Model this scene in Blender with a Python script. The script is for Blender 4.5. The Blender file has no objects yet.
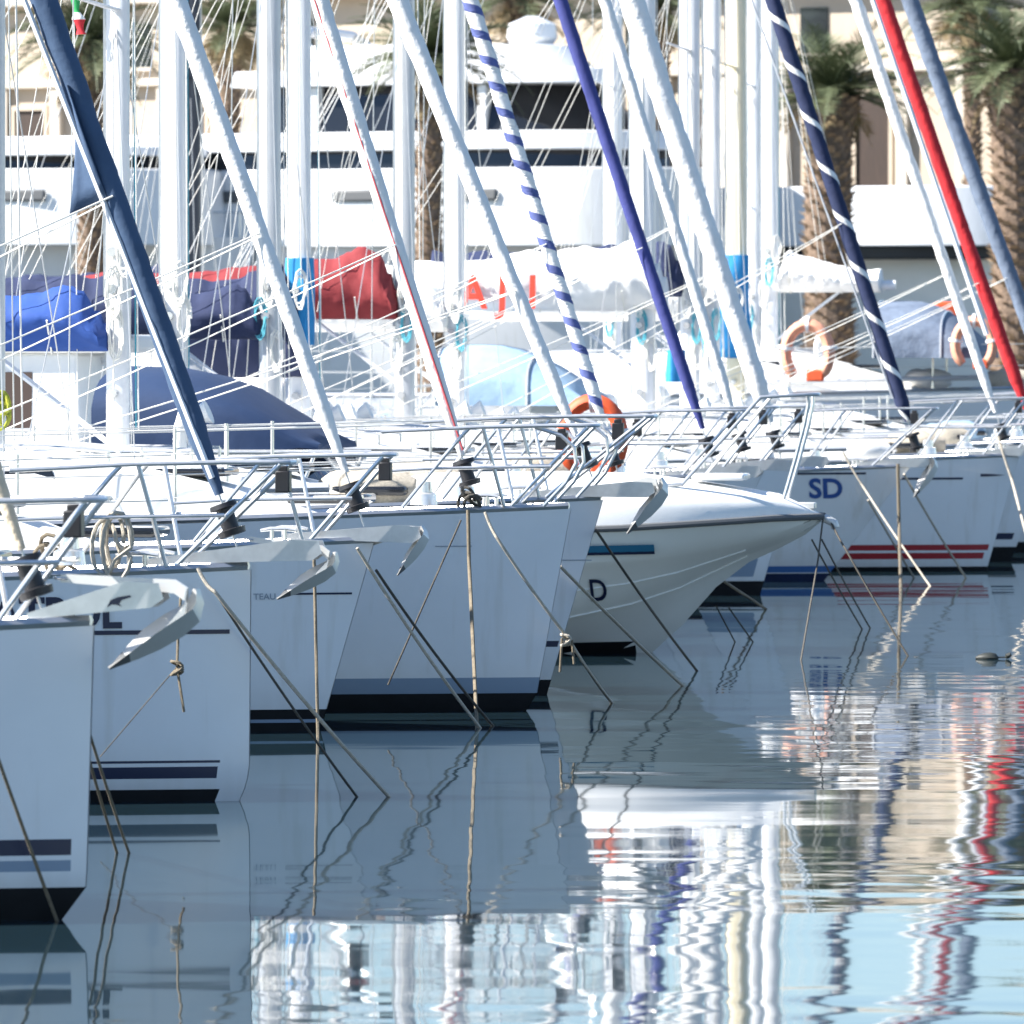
import bpy, math, random
from mathutils import Vector, Matrix, noise
R = math.radians
rnd = random.Random(11)
scene = bpy.context.scene
COL = scene.collection

# ------------------------------------------------------------------ camera, sky, sun
F = 7000.0            # focal length in pixels of the 1024 px frame
CH = 2.3              # eye height above the water
HZ = 350.0            # pixel row of the horizon
cam = bpy.data.cameras.new('camera')
camo = bpy.data.objects.new('camera', cam); COL.objects.link(camo)
camo.location = (0, 0, CH); camo.rotation_euler = (R(90), 0, 0)
cam.sensor_width = 36.0; cam.sensor_fit = 'HORIZONTAL'
cam.lens = 36.0 * F / 1024.0
cam.shift_y = -(512 - HZ) / 1024.0
cam.clip_start = 0.5; cam.clip_end = 6000
cam.dof.use_dof = True; cam.dof.focus_distance = 41; cam.dof.aperture_fstop = 8.5
scene.camera = camo

SUN_DIR = Vector((-0.80, -0.13, 0.70)).normalized()
elev = math.asin(SUN_DIR.z); azim = math.atan2(SUN_DIR.x, SUN_DIR.y)
world = bpy.data.worlds.new("World"); scene.world = world; world.use_nodes = True
nt = world.node_tree
for n in list(nt.nodes): nt.nodes.remove(n)
wo = nt.nodes.new('ShaderNodeOutputWorld'); bg = nt.nodes.new('ShaderNodeBackground')
sk = nt.nodes.new('ShaderNodeTexSky'); sk.sky_type = 'NISHITA'; sk.sun_disc = False
sk.sun_elevation = elev; sk.sun_rotation = azim; sk.air_density = 1.0; sk.dust_density = 0.0; sk.ozone_density = 3.5
bg.inputs['Strength'].default_value = 0.07
nt.links.new(sk.outputs[0], bg.inputs[0]); nt.links.new(bg.outputs[0], wo.inputs[0])
sl = bpy.data.lights.new('sun', 'SUN'); sl.energy = 5.0; sl.angle = R(0.5); sl.color = (1.0, 0.955, 0.89)
so = bpy.data.objects.new('sun', sl); COL.objects.link(so)
so.rotation_euler = SUN_DIR.to_track_quat('Z', 'Y').to_euler(); so.location = (-20, 30, 40)
scene.view_settings.view_transform = 'Standard'
scene.view_settings.look = 'None'
scene.view_settings.exposure = 1.68
scene.view_settings.gamma = 1.0
scene.view_settings.use_curve_mapping = False

# ------------------------------------------------------------------ materials
def mat(name, c, rough=0.5, metal=0.0, coat=0.0, var=0.0, vscale=6.0, bump=0.0, bscale=30.0, c2=None, stretch=None, spec=0.5):
    m = bpy.data.materials.new(name); m.use_nodes = True
    t = m.node_tree; b = t.nodes['Principled BSDF']
    b.inputs['Base Color'].default_value = (*c, 1); b.inputs['Roughness'].default_value = rough
    b.inputs['Metallic'].default_value = metal; b.inputs['Coat Weight'].default_value = coat
    b.inputs['Specular IOR Level'].default_value = spec
    co = t.nodes.new('ShaderNodeTexCoord'); src = co.outputs['Object']
    if stretch:
        mp = t.nodes.new('ShaderNodeMapping'); mp.inputs['Scale'].default_value = stretch
        t.links.new(src, mp.inputs[0]); src = mp.outputs[0]
    if var or c2:
        n = t.nodes.new('ShaderNodeTexNoise'); n.inputs['Scale'].default_value = vscale; n.inputs['Detail'].default_value = 6
        n.inputs['Roughness'].default_value = 0.65
        t.links.new(src, n.inputs['Vector'])
        r = t.nodes.new('ShaderNodeValToRGB'); r.color_ramp.elements[0].position = 0.32; r.color_ramp.elements[1].position = 0.68
        d = c2 if c2 else tuple(x * (1 - var) for x in c)
        r.color_ramp.elements[0].color = (*d, 1); r.color_ramp.elements[1].color = (*c, 1)
        t.links.new(n.outputs['Fac'], r.inputs[0]); t.links.new(r.outputs[0], b.inputs['Base Color'])
    if bump:
        n = t.nodes.new('ShaderNodeTexNoise'); n.inputs['Scale'].default_value = bscale; n.inputs['Detail'].default_value = 5
        t.links.new(src, n.inputs['Vector'])
        bp = t.nodes.new('ShaderNodeBump'); bp.inputs['Strength'].default_value = 1.0; bp.inputs['Distance'].default_value = bump
        t.links.new(n.outputs['Fac'], bp.inputs['Height']); t.links.new(bp.outputs[0], b.inputs['Normal'])
    return m

MT = {}
MT['gel'] = mat('gelcoat_white', (0.72, 0.73, 0.74), 0.22, coat=0.4, var=0.07, vscale=1.3, bump=0.0006, bscale=4)
def weathered(m):
    t = m.node_tree; b = t.nodes['Principled BSDF']; src = b.inputs['Base Color'].links[0].from_socket
    co = t.nodes.new('ShaderNodeTexCoord'); sp = t.nodes.new('ShaderNodeSeparateXYZ'); t.links.new(co.outputs['Object'], sp.inputs[0])
    mp = t.nodes.new('ShaderNodeMapping'); mp.inputs['Scale'].default_value = (9, 9, 0.5); t.links.new(co.outputs['Object'], mp.inputs[0])
    n = t.nodes.new('ShaderNodeTexNoise'); n.inputs['Scale'].default_value = 1.0; n.inputs['Detail'].default_value = 5; t.links.new(mp.outputs[0], n.inputs['Vector'])
    r = t.nodes.new('ShaderNodeMapRange'); r.inputs['From Min'].default_value = .56; r.inputs['From Max'].default_value = .78; r.inputs['To Max'].default_value = .34; t.links.new(n.outputs['Fac'], r.inputs['Value'])
    z = t.nodes.new('ShaderNodeMapRange'); z.inputs['From Min'].default_value = .34; z.inputs['From Max'].default_value = .04; z.inputs['To Max'].default_value = .5; t.links.new(sp.outputs['Z'], z.inputs['Value'])
    zm = t.nodes.new('ShaderNodeMath'); zm.operation = 'MULTIPLY'; t.links.new(z.outputs[0], zm.inputs[0]); t.links.new(n.outputs['Fac'], zm.inputs[1])
    ad = t.nodes.new('ShaderNodeMath'); ad.operation = 'MAXIMUM'; t.links.new(r.outputs[0], ad.inputs[0]); t.links.new(zm.outputs[0], ad.inputs[1])
    mx = t.nodes.new('ShaderNodeMixRGB'); mx.inputs['Color2'].default_value = (.42, .38, .29, 1); t.links.new(ad.outputs[0], mx.inputs['Fac']); t.links.new(src, mx.inputs['Color1'])
    t.links.new(mx.outputs[0], b.inputs['Base Color'])
weathered(MT['gel'])
MT['gel_cream'] = mat('gelcoat_ivory', (0.80, 0.79, 0.74), 0.25, coat=0.4, var=0.07, vscale=1.3)
MT['gel_grey'] = mat('gelcoat_grey_white', (0.66, 0.68, 0.70), 0.25, coat=0.4, var=0.07, vscale=1.3)
MT['deck'] = mat('deck_white', (0.78, 0.78, 0.76), 0.55, var=0.10, vscale=3, bump=0.001, bscale=120)
MT['anti'] = mat('antifoul_black', (0.008, 0.009, 0.011), 0.75, var=0.4, vscale=8, spec=0.25)
MT['antib'] = mat('antifoul_navy', (0.010, 0.022, 0.07), 0.6, var=0.3, vscale=8, spec=0.3)
MT['navy'] = mat('stripe_navy', (0.010, 0.014, 0.045), 0.3)
MT['steel_stripe'] = mat('stripe_grey_blue', (0.20, 0.26, 0.34), 0.3)
MT['red'] = mat('stripe_red', (0.30, 0.014, 0.02), 0.3)
MT['blue_stripe'] = mat('stripe_blue', (0.05, 0.13, 0.32), 0.3)
MT['teal'] = mat('stripe_teal', (0.02, 0.14, 0.24), 0.3)
MT['mast'] = mat('mast_paint_white', (0.72, 0.73, 0.75), 0.35, coat=0.2, var=0.1, vscale=3)
MT['mast_grey'] = mat('mast_anodised', (0.50, 0.52, 0.55), 0.38, metal=0.35, var=0.12, vscale=3)
MT['mast_cream'] = mat('mast_cream', (0.74, 0.66, 0.48), 0.4, var=0.1, vscale=3)
MT['mast_dark'] = mat('mast_dark', (0.03, 0.035, 0.05), 0.4, var=0.1, vscale=3)
MT['chrome'] = mat('stainless', (0.70, 0.70, 0.69), 0.22, metal=0.6, var=0.15, vscale=20)
MT['galv'] = mat('galvanised', (0.62, 0.62, 0.60), 0.4, metal=0.35, var=0.08, vscale=10, bump=0.0004, bscale=40)
MT['alu'] = mat('aluminium', (0.55, 0.56, 0.57), 0.32, metal=0.8, var=0.15, vscale=15)
MT['wire'] = mat('rigging_wire', (0.55, 0.55, 0.54), 0.35, metal=0.5)
MT['wirew'] = mat('halyard_white', (0.74, 0.72, 0.66), 0.8)
MT['wiret'] = mat('halyard_turquoise', (0.08, 0.36, 0.44), 0.8)
MT['wirer'] = mat('halyard_red', (0.40, 0.06, 0.07), 0.8)
MT['sail'] = mat('sailcloth_white', (0.78, 0.77, 0.75), 0.8, var=0.06, vscale=5, bump=0.02, bscale=9)
MT['sail_cream'] = mat('sailcloth_cream', (0.66, 0.56, 0.42), 0.85, var=0.25, vscale=14, bump=0.02, bscale=12)
MT['canvas_navy'] = mat('canvas_navy', (0.014, 0.024, 0.075), 0.85, var=0.16, vscale=5, bump=0.009, bscale=8)
MT['canvas_slate'] = mat('canvas_slate_blue', (0.045, 0.085, 0.16), 0.85, var=0.16, vscale=5, bump=0.009, bscale=8)
MT['canvas_deep'] = mat('canvas_deep_navy', (0.007, 0.028, 0.085), 0.8, var=0.12, vscale=2, bump=0.004, bscale=8)
MT['canvas_indigo'] = mat('canvas_indigo', (0.045, 0.055, 0.22), 0.85, var=0.16, vscale=5, bump=0.009, bscale=8)
MT['canvas_periwinkle'] = mat('canvas_periwinkle', (0.10, 0.13, 0.34), 0.85, var=0.3, vscale=7, bump=0.009, bscale=8)
MT['canvas_blue'] = mat('canvas_royal', (0.012, 0.06, 0.27), 0.8, var=0.16, vscale=5, bump=0.009, bscale=7)
MT['canvas_azure'] = mat('canvas_azure', (0.02, 0.25, 0.55), 0.8, var=0.25, vscale=5, bump=0.009, bscale=7)
MT['canvas_pale'] = mat('canvas_pale_blue', (0.27, 0.40, 0.54), 0.75, var=0.2, vscale=5, bump=0.009, bscale=7)
MT['canvas_red'] = mat('canvas_red', (0.22, 0.02, 0.025), 0.85, var=0.16, vscale=5, bump=0.009, bscale=7)
MT['canvas_white'] = mat('canvas_white', (0.76, 0.75, 0.73), 0.85, var=0.08, vscale=4, bump=0.009, bscale=6)
MT['canvas_scarlet'] = mat('canvas_scarlet', (0.55, 0.015, 0.022), 0.8, var=0.25, vscale=8, bump=0.015, bscale=10)
MT['canvas_steel'] = mat('canvas_steel_blue', (0.14, 0.18, 0.25), 0.8, var=0.25, vscale=8, bump=0.015, bscale=10)
MT['glass'] = mat('dark_glass', (0.012, 0.014, 0.018), 0.06, spec=0.6)
MT['brown_glass'] = mat('brown_glass', (0.07, 0.045, 0.032), 0.12, spec=0.5)
MT['black'] = mat('black_plastic', (0.010, 0.010, 0.013), 0.45)
MT['rubber'] = mat('grey_rubber', (0.10, 0.105, 0.11), 0.6)
MT['rope'] = mat('rope_tan', (0.20, 0.165, 0.115), 0.9, var=0.4, vscale=60, bump=0.004, bscale=160)
MT['rope_pale'] = mat('rope_pale', (0.48, 0.43, 0.35), 0.9, var=0.35, vscale=60, bump=0.004, bscale=160)
MT['rope_dark'] = mat('rope_weathered', (0.10, 0.09, 0.075), 0.9, var=0.4, vscale=60, bump=0.004, bscale=160)
MT['orange'] = mat('lifebuoy_orange', (0.72, 0.10, 0.025), 0.6, var=0.2, vscale=12)
MT['orange_pale'] = mat('lifebuoy_faded', (0.78, 0.36, 0.23), 0.7, var=0.3, vscale=12)
MT['letter_red'] = mat('letter_red', (0.75, 0.045, 0.02), 0.7)
MT['letter_blue'] = mat('letter_blue', (0.025, 0.075, 0.26), 0.4)
MT['letter_grey'] = mat('letter_grey', (0.25, 0.29, 0.34), 0.4)
MT['green'] = mat('flag_green', (0.02, 0.30, 0.08), 0.8)
MT['redc'] = mat('flag_red', (0.50, 0.02, 0.03), 0.8)
MT['whitec'] = mat('flag_white', (0.75, 0.75, 0.75), 0.8)
MT['yellow_green'] = mat('moss_yellow', (0.42, 0.40, 0.03), 0.9, c2=(0.14, 0.20, 0.03), vscale=25, bump=0.01, bscale=60)
MT['stucco'] = mat('stucco_beige', (0.50, 0.42, 0.33), 0.9, var=0.14, vscale=0.8, bump=0.004, bscale=30)
MT['stucco_pale'] = mat('stucco_cream', (0.58, 0.52, 0.44), 0.9, var=0.14, vscale=0.8, bump=0.004, bscale=30)
MT['wood_dark'] = mat('door_brown', (0.045, 0.026, 0.018), 0.6, var=0.4, vscale=4, stretch=(6, 6, 0.5))
MT['stone'] = mat('quay_stone', (0.36, 0.33, 0.29), 0.9, var=0.3, vscale=1.5, bump=0.02, bscale=6)
MT['plank'] = mat('pontoon_planks', (0.30, 0.25, 0.20), 0.85, var=0.4, vscale=3, stretch=(1, 12, 1))
MT['trunk'] = mat('palm_bark', (0.24, 0.17, 0.12), 0.95, c2=(0.08, 0.055, 0.04), vscale=9, bump=0.03, bscale=18)
MT['boot'] = mat('palm_leaf_base', (0.34, 0.25, 0.16), 0.95, c2=(0.13, 0.085, 0.055), vscale=7)
MT['frond'] = mat('palm_frond', (0.13, 0.15, 0.075), 0.6, c2=(0.06, 0.08, 0.036), vscale=1.2)
MT['frond_dry'] = mat('palm_frond_dry', (0.36, 0.27, 0.14), 0.85, c2=(0.20, 0.15, 0.08), vscale=2)
MT['float'] = mat('float_dark', (0.022, 0.026, 0.022), 0.6, var=0.3, vscale=20)

# ------------------------------------------------------------------ mesh helper
class MB:
    def __init__(self): self.v = []; self.f = []; self.m = []
    def add(self, vs, fs, mi=0):
        o = len(self.v); self.v += [tuple(p) for p in vs]
        for q in fs: self.f.append(tuple(o + i for i in q)); self.m.append(mi)
    def box(self, c, s, mi=0, M=None):
        c = Vector(c); vs = []
        for dx in (-.5, .5):
            for dy in (-.5, .5):
                for dz in (-.5, .5):
                    p = Vector((dx * s[0], dy * s[1], dz * s[2]))
                    if M: p = M @ p
                    vs.append(c + p)
        self.add(vs, [(0, 1, 3, 2), (4, 6, 7, 5), (0, 4, 5, 1), (2, 3, 7, 6), (0, 2, 6, 4), (1, 5, 7, 3)], mi)
        return self
    def tube(self, path, r, n=8, mi=0, caps=True, flat=1.0):
        P = [Vector(p) for p in path]; k = len(P)
        rs = r if isinstance(r, (list, tuple)) else [r] * k
        T = [(P[min(i + 1, k - 1)] - P[max(i - 1, 0)]).normalized() for i in range(k)]
        a = Vector((0, 0, 1)) if abs(T[0].z) < .9 else Vector((0, 1, 0))
        nx = T[0].cross(a).normalized(); vs = []
        for i in range(k):
            nx = (nx - T[i] * nx.dot(T[i])).normalized(); ny = T[i].cross(nx)
            for j in range(n):
                an = 2 * math.pi * j / n
                vs.append(P[i] + (nx * math.cos(an) + ny * math.sin(an) * flat) * rs[i])
        fs = []
        for i in range(k - 1):
            for j in range(n):
                fs.append((i * n + j, i * n + (j + 1) % n, (i + 1) * n + (j + 1) % n, (i + 1) * n + j))
        if caps: fs.append(tuple(range(n - 1, -1, -1))); fs.append(tuple((k - 1) * n + j for j in range(n)))
        self.add(vs, fs, mi); return self
    def loft(self, rings, closed=True, caps=True, mi=0, mif=None):
        n = len(rings[0]); vs = [p for r in rings for p in r]; k = len(rings)
        o = len(self.v); self.v += [tuple(p) for p in vs]
        for i in range(k - 1):
            for j in range(n if closed else n - 1):
                self.f.append((o + i * n + j, o + i * n + (j + 1) % n, o + (i + 1) * n + (j + 1) % n, o + (i + 1) * n + j))
                self.m.append(mif(i, j) if mif else mi)
        if caps:
            self.f.append(tuple(o + j for j in range(n - 1, -1, -1))); self.m.append(mi)
            self.f.append(tuple(o + (k - 1) * n + j for j in range(n))); self.m.append(mi)
        return self
    def build(self, name, mats, parent=None, smooth=38, bevel=0):
        me = bpy.data.meshes.new(name); me.from_pydata(self.v, [], self.f)
        if not isinstance(mats, (list, tuple)): mats = [mats]
        for m in mats: me.materials.append(MT[m] if isinstance(m, str) else m)
        me.polygons.foreach_set('material_index', self.m)
        me.validate(); me.update()
        import bmesh
        bm = bmesh.new(); bm.from_mesh(me); bmesh.ops.recalc_face_normals(bm, faces=bm.faces); bm.to_mesh(me); bm.free()
        if smooth:
            me.polygons.foreach_set('use_smooth', [True] * len(me.polygons)); me.set_sharp_from_angle(angle=R(smooth))
        o = bpy.data.objects.new(name, me); COL.objects.link(o)
        if parent: o.parent = parent
        if bevel:
            b = o.modifiers.new('bevel', 'BEVEL'); b.width = bevel; b.segments = 2; b.limit_method = 'ANGLE'; b.angle_limit = R(40)
        return o

def tag(o, label, cat, group=None, kind=None):
    if label: o['label'] = label
    if cat: o['category'] = cat
    if group: o['group'] = group
    if kind: o['kind'] = kind
    return o
def thing(name, label, cat, loc=(0, 0, 0), rz=0, group=None):
    o = bpy.data.objects.new(name, None); COL.objects.link(o); o.location = loc; o.rotation_euler = (0, 0, rz)
    o.empty_display_size = 0.3
    return tag(o, label, cat, group)
def struct(o, label, cat='setting'): return tag(o, label, cat, None, 'structure')
def at(px, py, s):        # a spot seen at column px, row py, at a distance where one metre spans s pixels
    return Vector(((px - 512) / s, F / s, CH - (py - HZ) / s))
def water_at(px, py):
    s = (py - HZ) / CH
    return Vector(((px - 512) / s, F / s, 0.0))
def lerp(a, b, t): return a + (b - a) * t
def text_mesh(txt, size, bold=0.0):
    c = bpy.data.curves.new('lettering', 'FONT'); c.body = txt; c.size = size; c.offset = bold; c.resolution_u = 4
    o = bpy.data.objects.new('lettering', c); COL.objects.link(o)
    dg = bpy.context.evaluated_depsgraph_get(); dg.update()
    me = bpy.data.meshes.new_from_object(o.evaluated_get(dg))
    vs = [tuple(v.co) for v in me.vertices]; fs = [tuple(p.vertices) for p in me.polygons]
    bpy.data.objects.remove(o); bpy.data.curves.remove(c); bpy.data.meshes.remove(me)
    return vs, fs

# ------------------------------------------------------------------ water, ground, quay, pontoon
def water_material():
    m = bpy.data.materials.new('harbour_water'); m.use_nodes = True; t = m.node_tree; b = t.nodes['Principled BSDF']
    b.inputs['Base Color'].default_value = (0.012, 0.027, 0.037, 1); b.inputs['Roughness'].default_value = 0.028
    b.inputs['IOR'].default_value = 1.40; b.inputs['Specular IOR Level'].default_value = 0.7
    g = t.nodes.new('ShaderNodeNewGeometry')
    def nz(scale, det, sc=(1, 1, 1), rough=0.5):
        mp = t.nodes.new('ShaderNodeMapping'); mp.inputs['Scale'].default_value = sc
        t.links.new(g.outputs['Position'], mp.inputs[0])
        n = t.nodes.new('ShaderNodeTexNoise'); n.inputs['Scale'].default_value = scale; n.inputs['Detail'].default_value = det
        n.inputs['Roughness'].default_value = rough
        t.links.new(mp.outputs[0], n.inputs['Vector']); return n.outputs['Fac']
    def math_(op, a, bb):
        n = t.nodes.new('ShaderNodeMath'); n.operation = op
        for i, x in enumerate((a, bb)):
            if isinstance(x, (int, float)): n.inputs[i].default_value = x
            else: t.links.new(x, n.inputs[i])
        return n.outputs[0]
    big = nz(0.55, 1, (0.5, 1, 1)); mid = nz(1.25, 1, (0.75, 1, 1)); fine = nz(5.0, 2, (0.7, 1, 1))
    patch = nz(0.16, 2, (0.45, 1, 1))
    r = t.nodes.new('ShaderNodeMapRange'); r.inputs['From Min'].default_value = 0.40; r.inputs['From Max'].default_value = 0.62
    r.inputs['To Min'].default_value = 0.12; r.inputs['To Max'].default_value = 1.0
    t.links.new(patch, r.inputs['Value'])
    # breeze reaches the open water on the right, the lee of the hulls stays calm
    sx = t.nodes.new('ShaderNodeSeparateXYZ'); t.links.new(g.outputs['Position'], sx.inputs[0])
    line = math_('SUBTRACT', sx.outputs['X'], math_('MULTIPLY', math_('SUBTRACT', sx.outputs['Y'], 26.0), 0.13))
    r2 = t.nodes.new('ShaderNodeMapRange'); r2.inputs['From Min'].default_value = -2.6; r2.inputs['From Max'].default_value = 2.2
    r2.inputs['To Min'].default_value = 0.10; r2.inputs['To Max'].default_value = 1.0
    t.links.new(line, r2.inputs['Value'])
    amp = math_('MULTIPLY', r.outputs[0], r2.outputs[0])
    h = math_('ADD', math_('MULTIPLY', big, 0.0072), math_('MULTIPLY', math_('ADD', math_('MULTIPLY', mid, 0.0105), math_('ADD', math_('MULTIPLY', fine, 0.0006), math_('MULTIPLY', nz(2.7, 1, (0.6, 1, 1)), 0.0026))), amp))
    bp = t.nodes.new('ShaderNodeBump'); bp.inputs['Strength'].default_value = 1.0; bp.inputs['Distance'].default_value = 1.0
    t.links.new(h, bp.inputs['Height']); t.links.new(bp.outputs[0], b.inputs['Normal'])
    return m
MT['water'] = water_material()
w = MB(); w.add([(-1500, -60, 0), (1500, -60, 0), (1500, 3000, 0), (-1500, 3000, 0)], [(0, 1, 2, 3)])
struct(w.build('water', 'water', smooth=0), 'calm blue grey harbour water mirroring the hulls and masts')
g_ = MB(); g_.add([(-1600, -100, -3), (1600, -100, -3), (1600, 3200, -3), (-1600, 3200, -3)], [(0, 1, 2, 3)])
struct(g_.build('ground', 'stone', smooth=0), 'harbour bed below the water')
q = MB(); q.box((4, 153, -0.95), (160, 10, 3.9)); q.box((4, 148.1, 1.03), (160.4, 0.5, 0.16))
struct(q.build('quay', 'stone', bevel=0.03), 'stone mole with palms behind the moored boats')
p_ = MB(); p_.box((10, 232, -0.95), (260, 100, 3.9))
struct(p_.build('pavement', 'stone'), 'paved ground in front of the beige building')
HEAD = R(-9.0)
# floating pontoon to which the boats are tied by their sterns (row line runs 9 degrees off the view axis)
pc = Vector((-8.6, 55, 0)); pm = MB(); Mz = Matrix.Rotation(R(-9.5), 3, 'Z')
pm.box(pc + Vector((0, 0, 0.42)), (2.2, 66, 0.16), 0, Mz); pm.box(pc + Vector((0, 0, 0.1)), (2.0, 65.6, 0.46), 1, Mz)
struct(pm.build('pontoon', ['plank', 'rubber']), 'long floating pontoon behind the sterns')

# ------------------------------------------------------------------ sailboat
class Boat:
    """local frame: +x to the bow (stem head at x = 0), +y port, z up from the water"""
    def __init__(s, px, sc, zd=1.25, L=10.0, B=3.0, rake=0.25, knuckle=0.0, zk=0.3, **k):
        s.px, s.s, s.zd, s.L, s.B, s.rake, s.kn, s.zk = px, sc, zd, L, B, rake, knuckle, zk
        s.X0 = (px - 512) / sc; s.Y0 = F / sc; s.c = math.cos(HEAD); s.sn = -math.sin(HEAD)
    def aft(s, px):     # distance aft of the stem of the spot on the centreline seen at column px
        return (F * s.X0 - (px - 512) * s.Y0) / (F * s.c + (px - 512) * s.sn)
    def zat(s, a, py): return CH - (py - HZ) * (s.Y0 + a * s.sn) / F
    def sheer(s, t):
        u = min(t / (0.7 * s.L), 1.3); return s.zd - 0.15 * (1 - (1 - u) ** 2)
    def stem(s, z):
        x = -s.rake * (1 - z / s.zd)
        if s.kn and z < s.zk: x -= s.kn * ((s.zk - z) / s.zk) ** 2
        return x
    def half(s, t, z):
        u = t / s.L
        g = 1 - (1 - min(u / 0.55, 1)) ** 1.75 if u < 0.55 else 1 - 0.30 * ((u - 0.55) / 0.45) ** 2
        zz = max(min(z / s.zd, 1.05), 0)
        v = 0.66 + 0.34 * zz ** 0.7
        if z < 0: v = 0.66 * math.sqrt(max(0.0, 1 - (z / -0.42) ** 2))
        return 0.012 + s.B / 2 * g * v
    def xs(s, t, z): return s.stem(max(z, -0.1)) * max(0, 1 - t / 3.0) - t
    def side(s, x, z, out=0.0):   # point on the starboard topside at local x, z
        t = max(-x, 0)
        for _ in range(6): t = max(0, -(x - s.stem(max(z, -.1)) * max(0, 1 - t / 3.0)))
        return Vector((x, -(s.half(t, z) + out), z))

def hull(b, root, mats, bands):
    """bands: list of (z0, z1, material index, t start)"""
    zs = sorted(set([-0.42, -0.36, -0.25, -0.12, 0.0] + [x for q in bands for x in q[:2]] + [b.zd * f for f in (.3, .4, .5, .6, .7, .8)]))
    zs = [z for z in zs if z < b.zd - 0.2]
    ts = sorted(set([0, .03, .08, .15, .25, .4, .6, .85, 1.15, 1.5, 2, 2.5, 3, 3.7, 4.5, 5.5, 6.5, 7.5, 8.5, b.L] + [q[3] for q in bands]))
    ts = [t for t in ts if t <= b.L]
    nl = len(zs) + 1; m = MB(); vs = []
    for t in ts:
        zc = zs + [b.sheer(t)]
        row = [(b.xs(t, z), -b.half(t, z) * (1 if z > -.42 else 0.0), z) for z in zc]
        vs += row + [(x, -y, z) for x, y, z in reversed(row)]
    n = 2 * nl; fs = []; mi = []
    for i in range(len(ts) - 1):
        for j in range(n - 1):
            jj = j if j < nl - 1 else n - 2 - j
            k = 0
            if jj < nl - 1 and j != nl - 1:
                z0 = zs[jj]; z1 = zs[jj + 1] if jj + 1 < len(zs) else 9
                for q in bands:
                    if z0 >= q[0] - 1e-6 and z1 <= q[1] + 1e-6 and ts[i] >= q[3] - 1e-6: k = q[2]
            if j == nl - 1: continue
            fs.append((i * n + j, i * n + j + 1, (i + 1) * n + j + 1, (i + 1) * n + j)); mi.append(k)
        fs.append((i * n + n - 1, i * n, (i + 1) * n, (i + 1) * n + n - 1)) if False else None
    m.v = vs; m.f = [f for f in fs]; m.m = mi
    o = (len(ts) - 1) * n
    m.f.append(tuple(o + j for j in range(n))); m.m.append(0)      # transom
    return m.build('hull', mats, root, smooth=50)

def deck(b, root):
    m = MB(); rows = []
    ts = [0.02, .15, .4, .8, 1.3, 2, 3, 4.2, 5.5, 7, 8.5, b.L - .02]
    for t in ts:
        h = b.half(t, b.sheer(t)) - 0.008; z = b.sheer(t) - 0.012; x = b.xs(t, z)
        rows.append([(x, h * k, z + 0.05 * min(1, h) * (1 - k * k)) for k in (-1, -.6, -.2, .2, .6, 1)])
    m.loft(rows, closed=False, caps=False)
    d = m.build('deck', 'deck', root)
    r = MB()
    for sg in (-1, 1):
        r.tube([(b.xs(t, b.sheer(t)), sg * (b.half(t, b.sheer(t)) - 0.012), b.sheer(t) + 0.02) for t in ts], 0.024, 6)
    r.build('toe_rail', b.rail_mat, root)
    return d

def cabin(b, root, t0, t1, hgt, width=0.58, win='glass'):
    n = 12; rows = []
    def sec(t):
        u = (t - t0) / (t1 - t0)
        bw = min(b.half(t, b.sheer(t)) * 0.70, width * b.B / 2 * 1.15)
        h = hgt * (min(1, u / 0.30) ** 0.75) * (1 - 0.05 * u) + 0.02
        return bw, h
    for i in range(n + 1):
        t = lerp(t0, t1, i / n); bw, h = sec(t); z = b.sheer(t) + 0.0
        rows.append([(-t, -bw, z), (-t, -bw * .97, z + h * .45), (-t, -bw * .88, z + h * .9), (-t, -bw * .70, z + h * 1.02), (-t, 0, z + h * 1.10),
                     (-t, bw * .70, z + h * 1.02), (-t, bw * .88, z + h * .9), (-t, bw * .97, z + h * .45), (-t, bw, z)])
    m = MB(); m.loft(rows, closed=False, caps=True)
    cb = m.build('cabin', 'deck', root, smooth=35)
    for (a0, a1) in ((0.30, 0.46), (0.50, 0.64), (0.69, 0.80)):
        for sg in (-1, 1):
            ww = MB(); ta, tb = lerp(t0, t1, a0), lerp(t0, t1, a1); pts = []
            for t, f in ((ta + .05, .30), (ta, .55), (ta + .06, .82), (tb - .06, .82), (tb, .55), (tb - .05, .30)):
                bw, h = sec(t); fr = f / .9
                y = lerp(bw * .985, bw * .885, fr); pts.append((-t, sg * (y + .006), b.sheer(t) + h * f))
            inn = [(x, y - sg * .03, z) for x, y, z in pts]
            ww.loft([pts, inn], caps=True); ww.build('window', win, cb, smooth=0)
    h = MB(); t = t0 + .75; bw, hh = sec(t); h.box((-t, 0, b.sheer(t) + hh * 1.08 + .02), (.5, .5, .05)); h.build('hatch', 'glass', cb, bevel=.015)
    g = MB()
    for sg in (-1, 1):
        pts = []
        for i in range(9):
            t = lerp(t0 + 1.2, t1 - .4, i / 8); bw, hh = sec(t); pts.append((-t, sg * bw * .72, b.sheer(t) + hh * 1.03 + (.06 if i % 2 else .075)))
        g.tube(pts, .014, 6)
        for i in (0, 2, 4, 6, 8): g.tube([pts[i], (pts[i][0], pts[i][1], pts[i][2] - .09)], .012, 6)
    g.build('handrail', 'chrome', cb)
    return cb

def bez(p0, p1, p2, n=5):
    p0, p1, p2 = Vector(p0), Vector(p1), Vector(p2)
    return [p0 * (1 - t) ** 2 + p1 * 2 * t * (1 - t) + p2 * t * t for t in [i / n for i in range(n + 1)]]

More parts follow.
